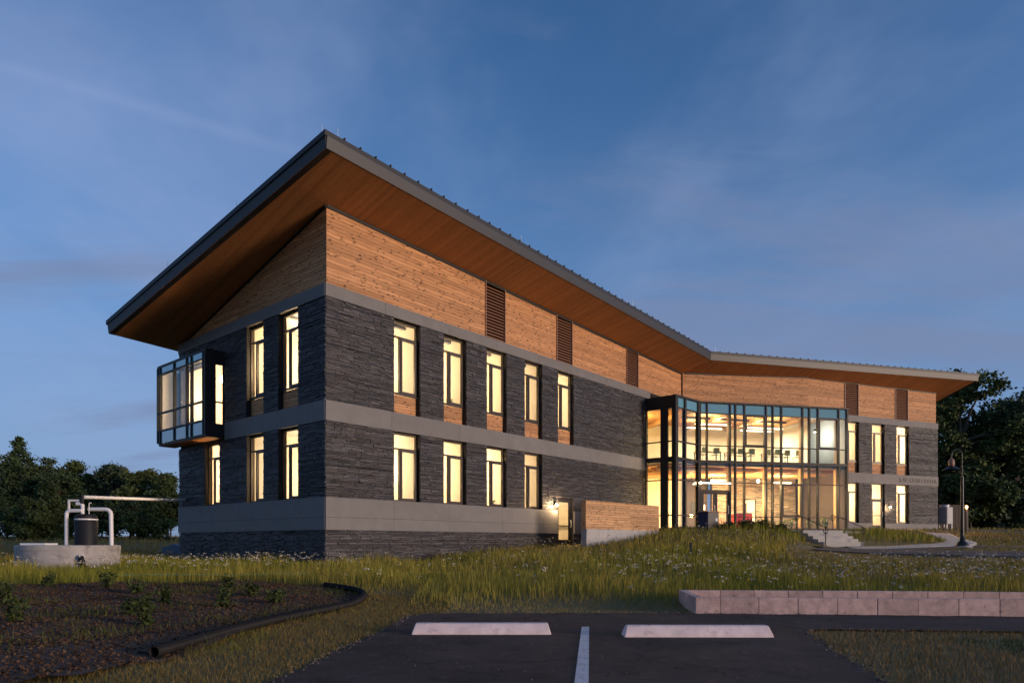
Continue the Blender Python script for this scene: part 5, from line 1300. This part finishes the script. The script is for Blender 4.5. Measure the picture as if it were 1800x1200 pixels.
# trees: a wood edge far on the left, big trees beyond the far wing
def tree_at(px_u, d): return px_u*d, d
left = [(-.722,86,13.4,3.6,'cone','tall dark pine rising above the wood edge on the far left',1),(-.757,92,12.3,4.2,'round','broad dark tree at the very left edge of the picture',0),(-.688,90,11.8,4.0,'round','full dark tree just right of the tall pine',3),
        (-.660,84,9.6,2.6,'round','slim tree in the dip between two fuller trees, left wood edge',1),(-.635,92,11.6,3.9,'round','rounded tree in the middle of the left wood edge',0),(-.583,90,11.0,3.5,'round','dark egg-shaped tree left of the supply pipe\'s middle',3),
        (-.535,86,9.6,3.7,'round','yellow-green rounded tree near the building corner',2),(-.505,84,8.9,2.8,'round','open-crowned tree closest to the building on the left',0),(-.80,90,11,4.5,'round','tree just past the left edge of the picture',1),(-.47,94,8.8,4,'round','tree mostly hidden behind the bay window',1),
        (-.668,74,4.9,1.5,'cone','small pale young spruce in front of the wood edge',2),(-.715,72,5.2,2.6,'round','low bushy tree at the foot of the pine',2),(-.60,76,4.4,2.4,'round','low dark bushy tree behind the black barrel',1),(-.525,70,4.6,2.8,'round','low spreading bush-like tree beside the stone wall',0),(-.56,78,5.2,2.6,'round','low bushy tree under the supply pipe',3),(-.645,78,4.6,2.6,'round','low bushy tree left of the white pipe loop',0),(-.69,80,4.8,2.8,'round','low bushy tree between pine and spruce',3),(-.76,76,5.2,2.8,'round','low bushy tree at the left edge',1),(-.70,104,9.8,4.6,'round','hazy tree behind the gap right of the pine',3),(-.615,106,10.2,4.8,'round','hazy tree behind the gap in the middle of the wood edge',1),(-.555,104,8.8,4.4,'round','hazy tree behind the supply pipe',0),(-.50,100,5.0,3.4,'round','low far bush-like tree touching the building corner',3),(-.65,100,5.4,3.6,'round','low far bush-like tree behind the white pipes',1),(-.74,102,6.0,3.8,'round','low far bush-like tree under the pine',0),(-.78,100,5.5,3.6,'round','low far bush-like tree at the left edge',3)]
for k, (u, d, h, cr, kd, lab, lf) in enumerate(left):
    if u in (-.80, -.47, -.78): continue                  # nothing of it would show
    x, y = tree_at(u, d); h *= .94
    low = h < 6
    make_tree('pine_tree' if kd == 'cone' and h > 6 else ('young_spruce' if kd == 'cone' else 'tree'), lab, x, y, h, cr, 'leaf%d' % lf, 200+k, crown_base=.02 if low else (.1 if kd == 'round' else .3), kind=kd, clumps=130 if low else (300 if kd == 'round' else 170), per=50, lsize=.17, group='trees along the left wood edge')
right = [(.655,64,16.6,4.8,'tall dark broadleaf tree rising behind the far wing\'s roof end',0,.12,0),(.735,66,14.0,6.6,'great spreading oak with a thick trunk right of the lamp post',1,.26,.5),(.79,70,14.2,5.8,'dark tree cut by the right edge of the picture',3,.2,0),
         (.628,74,11.5,4.0,'tree half hidden behind the far wing\'s corner',3,.05,0),(.69,82,10.5,4.2,'darker tree deep between the two big ones',1,.04,0),(.76,86,9,4.5,'low dark tree beyond the oak\'s trunk',0,.04,0),(.65,80,6.0,3.5,'low bushy tree behind the condenser',1,.02,0),(.72,90,6.5,4.0,'low bushy tree behind the small shed',3,.02,0),(.60,90,7.0,4.0,'bushy tree hidden behind the far wing',2,.02,0),(.672,60,5.2,2.8,'low bushy tree right behind the timber screen',0,.02,0),(.708,62,4.6,2.8,'low bushy tree between lamp post and oak',3,.02,0),(.775,63,5.0,3.2,'low bushy tree right of the oak\'s trunk',1,.02,0),(.84,80,12,5.5,'tree just past the right edge',0,.1,0)]
for k, (u, d, h, cr, lab, lf, cb, ln) in enumerate(right):
    if u in (.84, .60): continue
    x, y = tree_at(u, d)
    make_tree('oak_tree' if k == 1 else 'tree', lab, x, y, h, cr, 'leaf%d' % lf, 300+k, crown_base=cb*.5, clumps=460 if h > 12 else 320, per=55, lsize=.19, group='trees beyond the far wing', trunk_r=.55 if k == 1 else None, lean=ln)

# ------------------------------------------------------------------ grass, flowers, chips (nobody could count them)
FOOT = [[(p.x, p.y) for p in q] for q in (
    [CORNER+E1*-.05+E2*-.05, CORNER+E1*22+E2*-.05, CORNER+E1*22+E2*12, LB+E1*-.05],
    [CW_S, CW_N, CW_A, CW_B, RW+E3*9+M3*-.05, RW+E3*9+M3*9, Vector((5, 52, 0))],
    [mp_(-.6, 0), mp_(-.3, -2.0), mp_(2.6, -2.7), mp_(3.1, -4.4), mp_(5.8, -5.0), mp_(6.7, -2.4), mp_(10.2, -1.9), mp_(10.2, .2)],
    [Vector((3.41, 31.2, 0))-E1*.1-E2*.02, Vector((3.41, 31.2, 0))+E1*6.9-E2*.02, CORNER+E1*22, CORNER+E1*12.8])]
FOOT.append([tuple((F_ST @ Vector((x, y, 0))).xy) for x, y in ((-1.3, .7), (1.3, .7), (1.3, -2.4), (-1.3, -2.4))])
FOOT.append([tuple((F_PL @ Vector((x, y, 0))).xy) for x, y in ((-.05, -.05), (13, -.05), (13, PLW+.2), (-.05, PLW+.2))])
FOOT.append([(tx+1.5*math.cos(a), ty+1.5*math.sin(a)) for a in [i*.3 for i in range(21)]])
def clear(x, y, bed=True, margin=0):
    ok = ~in_poly(x, y, ASPHALT)
    for f in FOOT: ok &= ~in_poly(x, y, f)
    for pp_, ww_ in PATHS:
        d = np.full(x.shape, 1e9); w = np.zeros(x.shape)
        for i in range(0, len(pp_), 2):
            q = np.hypot(x-pp_[i, 0], y-pp_[i, 1]); m = q < d; d[m] = q[m]; w[m] = ww_[i]
        ok &= d > w*.5-.02
    if bed: ok &= ~in_poly(x, y, BED)
    return ok
def vnoise(x, y, s, seed):
    r_ = np.random.default_rng(seed); g_ = r_.uniform(size=(64, 64)); u, v = x/s, y/s
    i, j = np.floor(u).astype(int), np.floor(v).astype(int); fu, fv = sstep(u-i), sstep(v-j); i0, j0, i1, j1 = i % 64, j % 64, (i+1) % 64, (j+1) % 64
    return g_[i0, j0]*(1-fu)*(1-fv)+g_[i1, j0]*fu*(1-fv)+g_[i0, j1]*(1-fu)*fv+g_[i1, j1]*fu*fv
def blades(x, y, h, w, base_col, seed, lean=.35, lift=0.0, zz=None):
    r_ = np.random.default_rng(seed); n = len(x); z = (ground_z(x, y) if zz is None else zz)-.02+lift
    a = r_.uniform(0, 6.283, n); b = r_.uniform(0, 6.283, n); ln = h*r_.uniform(.05, lean, n)
    wx, wy = np.cos(a)*w*.5, np.sin(a)*w*.5; lx, ly = np.cos(b)*ln, np.sin(b)*ln
    P0 = np.stack([x-wx, y-wy, z], 1); P1 = np.stack([x+wx, y+wy, z], 1)
    P2 = np.stack([x+wx*.7+lx*.35, y+wy*.7+ly*.35, z+h*.55], 1); P3 = np.stack([x-wx*.7+lx*.35, y-wy*.7+ly*.35, z+h*.55], 1); P4 = np.stack([x+lx, y+ly, z+h], 1)
    V = np.stack([P0, P1, P2, P3, P4], 1).reshape(-1, 3); k = np.arange(n)[:, None]*5
    F = np.concatenate([k+[0, 1, 2], k+[0, 2, 3], k+[3, 2, 4]], 0)
    return V, F, np.repeat(base_col, 5, 0)
def scatter(n, x0, x1, y0, y1, seed):
    r_ = np.random.default_rng(seed); return r_.uniform(x0, x1, n), r_.uniform(y0, y1, n)
def meadow_colour(x, y, r_):
    n = len(x); g1, g2, g3 = vnoise(x, y, 2.3, 5), vnoise(x, y, .7, 6), vnoise(x, y, 5.5, 8); t_ = np.clip(.40*g1+.35*g2+.7*(g3-.35)+r_.normal(size=n)*.18, 0, 1)[:, None]
    return (np.array([.205, .215, .034])*(1-t_)+np.array([.38, .29, .066])*t_)*r_.uniform(.6, 1.3, (n, 1))
VV, FF, CC = [], [], []; off = 0
zones = [(95000, -24, 30, 12.2, 19, .30, .011), (105000, -34, 44, 19, 29, .34, .017), (70000, -40, 58, 29, 46, .34, .028), (26000, -75, 80, 46, 90, .40, .07), (26000, -24, -2, 6, 24, .26, .010)]
for zi, (n, x0, x1, y0, y1, hh, ww) in enumerate(zones):
    x, y = scatter(n, x0, x1, y0, y1, 400+zi); r_ = np.random.default_rng(450+zi)
    m = (np.abs(x) < y*.80+3) & clear(x, y); x, y = x[m], y[m]
    tall = sstep((y-(13.0+.5*np.sin(x*1.3)))/1.6)                       # mown strip along the car park
    tall = np.where((x < -2.0) & (y < 16.5), sstep((y-14.5)/2), tall)
    LAWN = ((x/y > .40) & (y > 22.3) & (x > 9.5) & (y < 36.4)) & ~((x/y < .43) & (y > 31)); tall = np.where(LAWN, .07, tall); tall = np.where((x > 7) & (y > 17) & ~LAWN & (y < 23), tall*.48, tall)        # lawn round the paths
    tall = np.where(x > 24, np.minimum(tall, .35), tall)
    tall = tall*(1-.72*np.exp(-(((x-2.6)/3.2)**2+((y-29.8)/3.4)**2)))      # trodden low by the side door
    nz_ = .35+.75*vnoise(x, y, 1.7, 9)+.6*vnoise(x, y, .55, 10)
    h = (.05+(hh*nz_-.05)*tall)*r_.uniform(.55, 1.25, len(x))
    V, F, C_ = blades(x, y, h, np.full(len(x), ww), meadow_colour(x, y, r_)*(1-.0*tall[:, None]), 470+zi)
    straw = np.repeat((sstep((-11-x)/3)*sstep((y-27)/4)+sstep((y-44)/4)*(x < 10)).clip(0, 1)[:, None], 5, 0)*.75; C_ = C_*(1-straw)+np.array([.34, .235, .10])*straw
    dry = (1-tall)[:, None]; C_ = C_*(1-np.repeat(dry, 5, 0)*.6)+np.array([.25, .165, .070])*np.repeat(dry, 5, 0)*.6
    VV.append(V); FF.append(F+off); CC.append(C_); off += len(V)
# the strip between bed and car park, and the island on the right
for zi, (n, x0, x1, y0, y1, hh, ww, poly) in enumerate([(60000, -5.4, -1.2, 4, 14.5, .055, .006, None), (42000, 2.5, 12, 4.0, 9.6, .06, .007, 'island'), (22000, -16, -3, 5.5, 17, .10, .007, 'bed')]):
    x, y = scatter(n, x0, x1, y0, y1, 500+zi); r_ = np.random.default_rng(520+zi)
    m = clear(x, y, bed=poly != 'bed')
    if poly == 'bed': m &= vnoise(x, y, 1.1, 31) > .46
    x, y = x[m], y[m]; col_ = meadow_colour(x, y, r_)
    if poly == 'island': gd = np.clip(sstep((x-5.3-(9.2-y)*.12)/.5)*sstep((9.0-y)/.4), 0, 1)[:, None]; col_ = np.array([.25, .165, .070])*r_.uniform(.6, 1.2, (len(x), 1))*(1-gd)+np.array([.045, .070, .022])*r_.uniform(.6, 1.2, (len(x), 1))*gd
    elif poly == 'bed': col_ = np.array([.105, .115, .028])*r_.uniform(.5, 1.5, (len(x), 1))
    elif poly is None: col_ = .22*col_+.58*np.array([.25, .165, .070])*r_.uniform(.6, 1.2, (len(x), 1))
    V, F, C_ = blades(x, y, hh*r_.uniform(.4, 1.5, len(x)), np.full(len(x), ww), col_, 540+zi, .8, .03 if poly == 'bed' else 0)
    VV.append(V); FF.append(F+off); CC.append(C_); off += len(V)
gr_ = raw_mesh('grass', 'grass', np.concatenate(VV), np.concatenate(FF), np.concatenate(CC))
tag(gr_, 'long olive meadow grass round the building and beside the car park', 'grass', kind='stuff')
# white umbels over the meadow
def flowers(name, n, seed, material, label, dens, hgt=(.30, .55), sz=.0085):
    r_ = np.random.default_rng(seed); x = r_.uniform(-24, 34, n); y = 13.6+r_.uniform(0, 1, n)**1.25*26
    m = (np.abs(x) < y*.8+2) & clear(x, y) & (r_.uniform(size=n) < dens(x, y)); m &= ~((x/y > .40) & (y > 21.6) & (y < 36.4)); x, y = x[m], y[m]
    z = ground_z(x, y); h = r_.uniform(*hgt, len(x)); k = 7
    cx = np.repeat(np.stack([x, y, z+h], 1), k, 0); p = cx+r_.normal(size=cx.shape)*np.array([.026, .026, .012])
    s = sz*(1+np.repeat(y, k)/45)*r_.uniform(.6, 1.2, len(p)); a = r_.uniform(0, 6.28, len(p)); tl = r_.normal(size=(len(p), 2))*.5
    u = np.stack([np.cos(a), np.sin(a), tl[:, 0]], 1)*s[:, None]; v = np.stack([-np.sin(a), np.cos(a), tl[:, 1]], 1)*s[:, None]
    V = np.stack([p-u-v, p+u-v, p+u+v, p-u+v], 1).reshape(-1, 3)
    o = raw_mesh(name, material, V, np.arange(len(V)).reshape(-1, 4)); tag(o, label, 'flowers', kind='stuff')
def dens_w(x, y):
    right_ = np.exp(-((y-17.5)/3.5)**2)*sstep((x-1)/4)
    leftp = np.exp(-(((x+8.5)/4.5)**2+((y-21.2)/1.8)**2))*1.5
    far_left = np.exp(-(((x+13)/4)**2+((y-18.5)/1.5)**2))*.6
    mid = .12*np.exp(-((y-18)/5)**2)
    up = .10*sstep((y-24)/4)
    return np.clip((right_+leftp+far_left+mid+up)*(.25+1.1*vnoise(x, y, 1.4, 77)), 0, 1)
flowers('wildflowers', 15000, 600, 'petal', 'small white wildflowers scattered over the meadow', dens_w)
flowers('yellow_wildflowers', 5000, 601, 'petal_yellow', 'small yellow wildflowers scattered over the meadow', lambda x, y: .12*vnoise(x, y, 2.2, 88)*np.ones_like(x), sz=.010)
# bark chips on the bed, grit along the asphalt edge
r_ = np.random.default_rng(700); x, y = scatter(52000, -14, -2.9, 5, 17, 701); m = in_poly(x, y, BED); x, y = x[m], y[m]
z = ground_z(x, y)+.045+.035*np.sin(x*2.1)*np.cos(y*1.7)
v, f = leaf_quads(np.stack([x, y, z], 1), .022, 1, r_)
ch = raw_mesh('bark_chips', 'chips', v, f, np.repeat(np.array([.085, .050, .031])*r_.uniform(.4, 1.7, (len(x), 1)), 4, 0))
tag(ch, 'loose brown bark chips covering the planting bed', 'bark chips', kind='stuff')
ex_ = np.array(ragged(ASPHALT, .02, .06)); ex_ = ex_[(ex_[:, 0] < 6) & (ex_[:, 1] > 4.5)]; ex_ = ex_+r_.normal(size=ex_.shape)*.05
v, f = leaf_quads(np.stack([ex_[:, 0], ex_[:, 1], np.full(len(ex_), .02)], 1), .014, 1, r_)
gt = raw_mesh('edge_grit', 'chips', v, f, np.repeat(np.array([.20, .16, .13])*r_.uniform(.4, 1.5, (len(ex_), 1)), 4, 0))
tag(gt, 'pale grit along the broken asphalt edge', 'grit', kind='stuff')
px_, py_ = scatter(700, -2.0, 8, 5.6, 11.8, 710); m = in_poly(px_, py_, ASPHALT); px_, py_ = px_[m], py_[m]
v, f = leaf_quads(np.stack([px_, py_, np.full(len(px_), .021)], 1), .008, 1, r_)
pb = raw_mesh('loose_grit', 'chips', v, f, np.repeat(np.array([.22, .19, .17])*r_.uniform(.3, 1.4, (len(px_), 1)), 4, 0))
tag(pb, 'loose pale grit scattered over the car park asphalt', 'grit', kind='stuff')
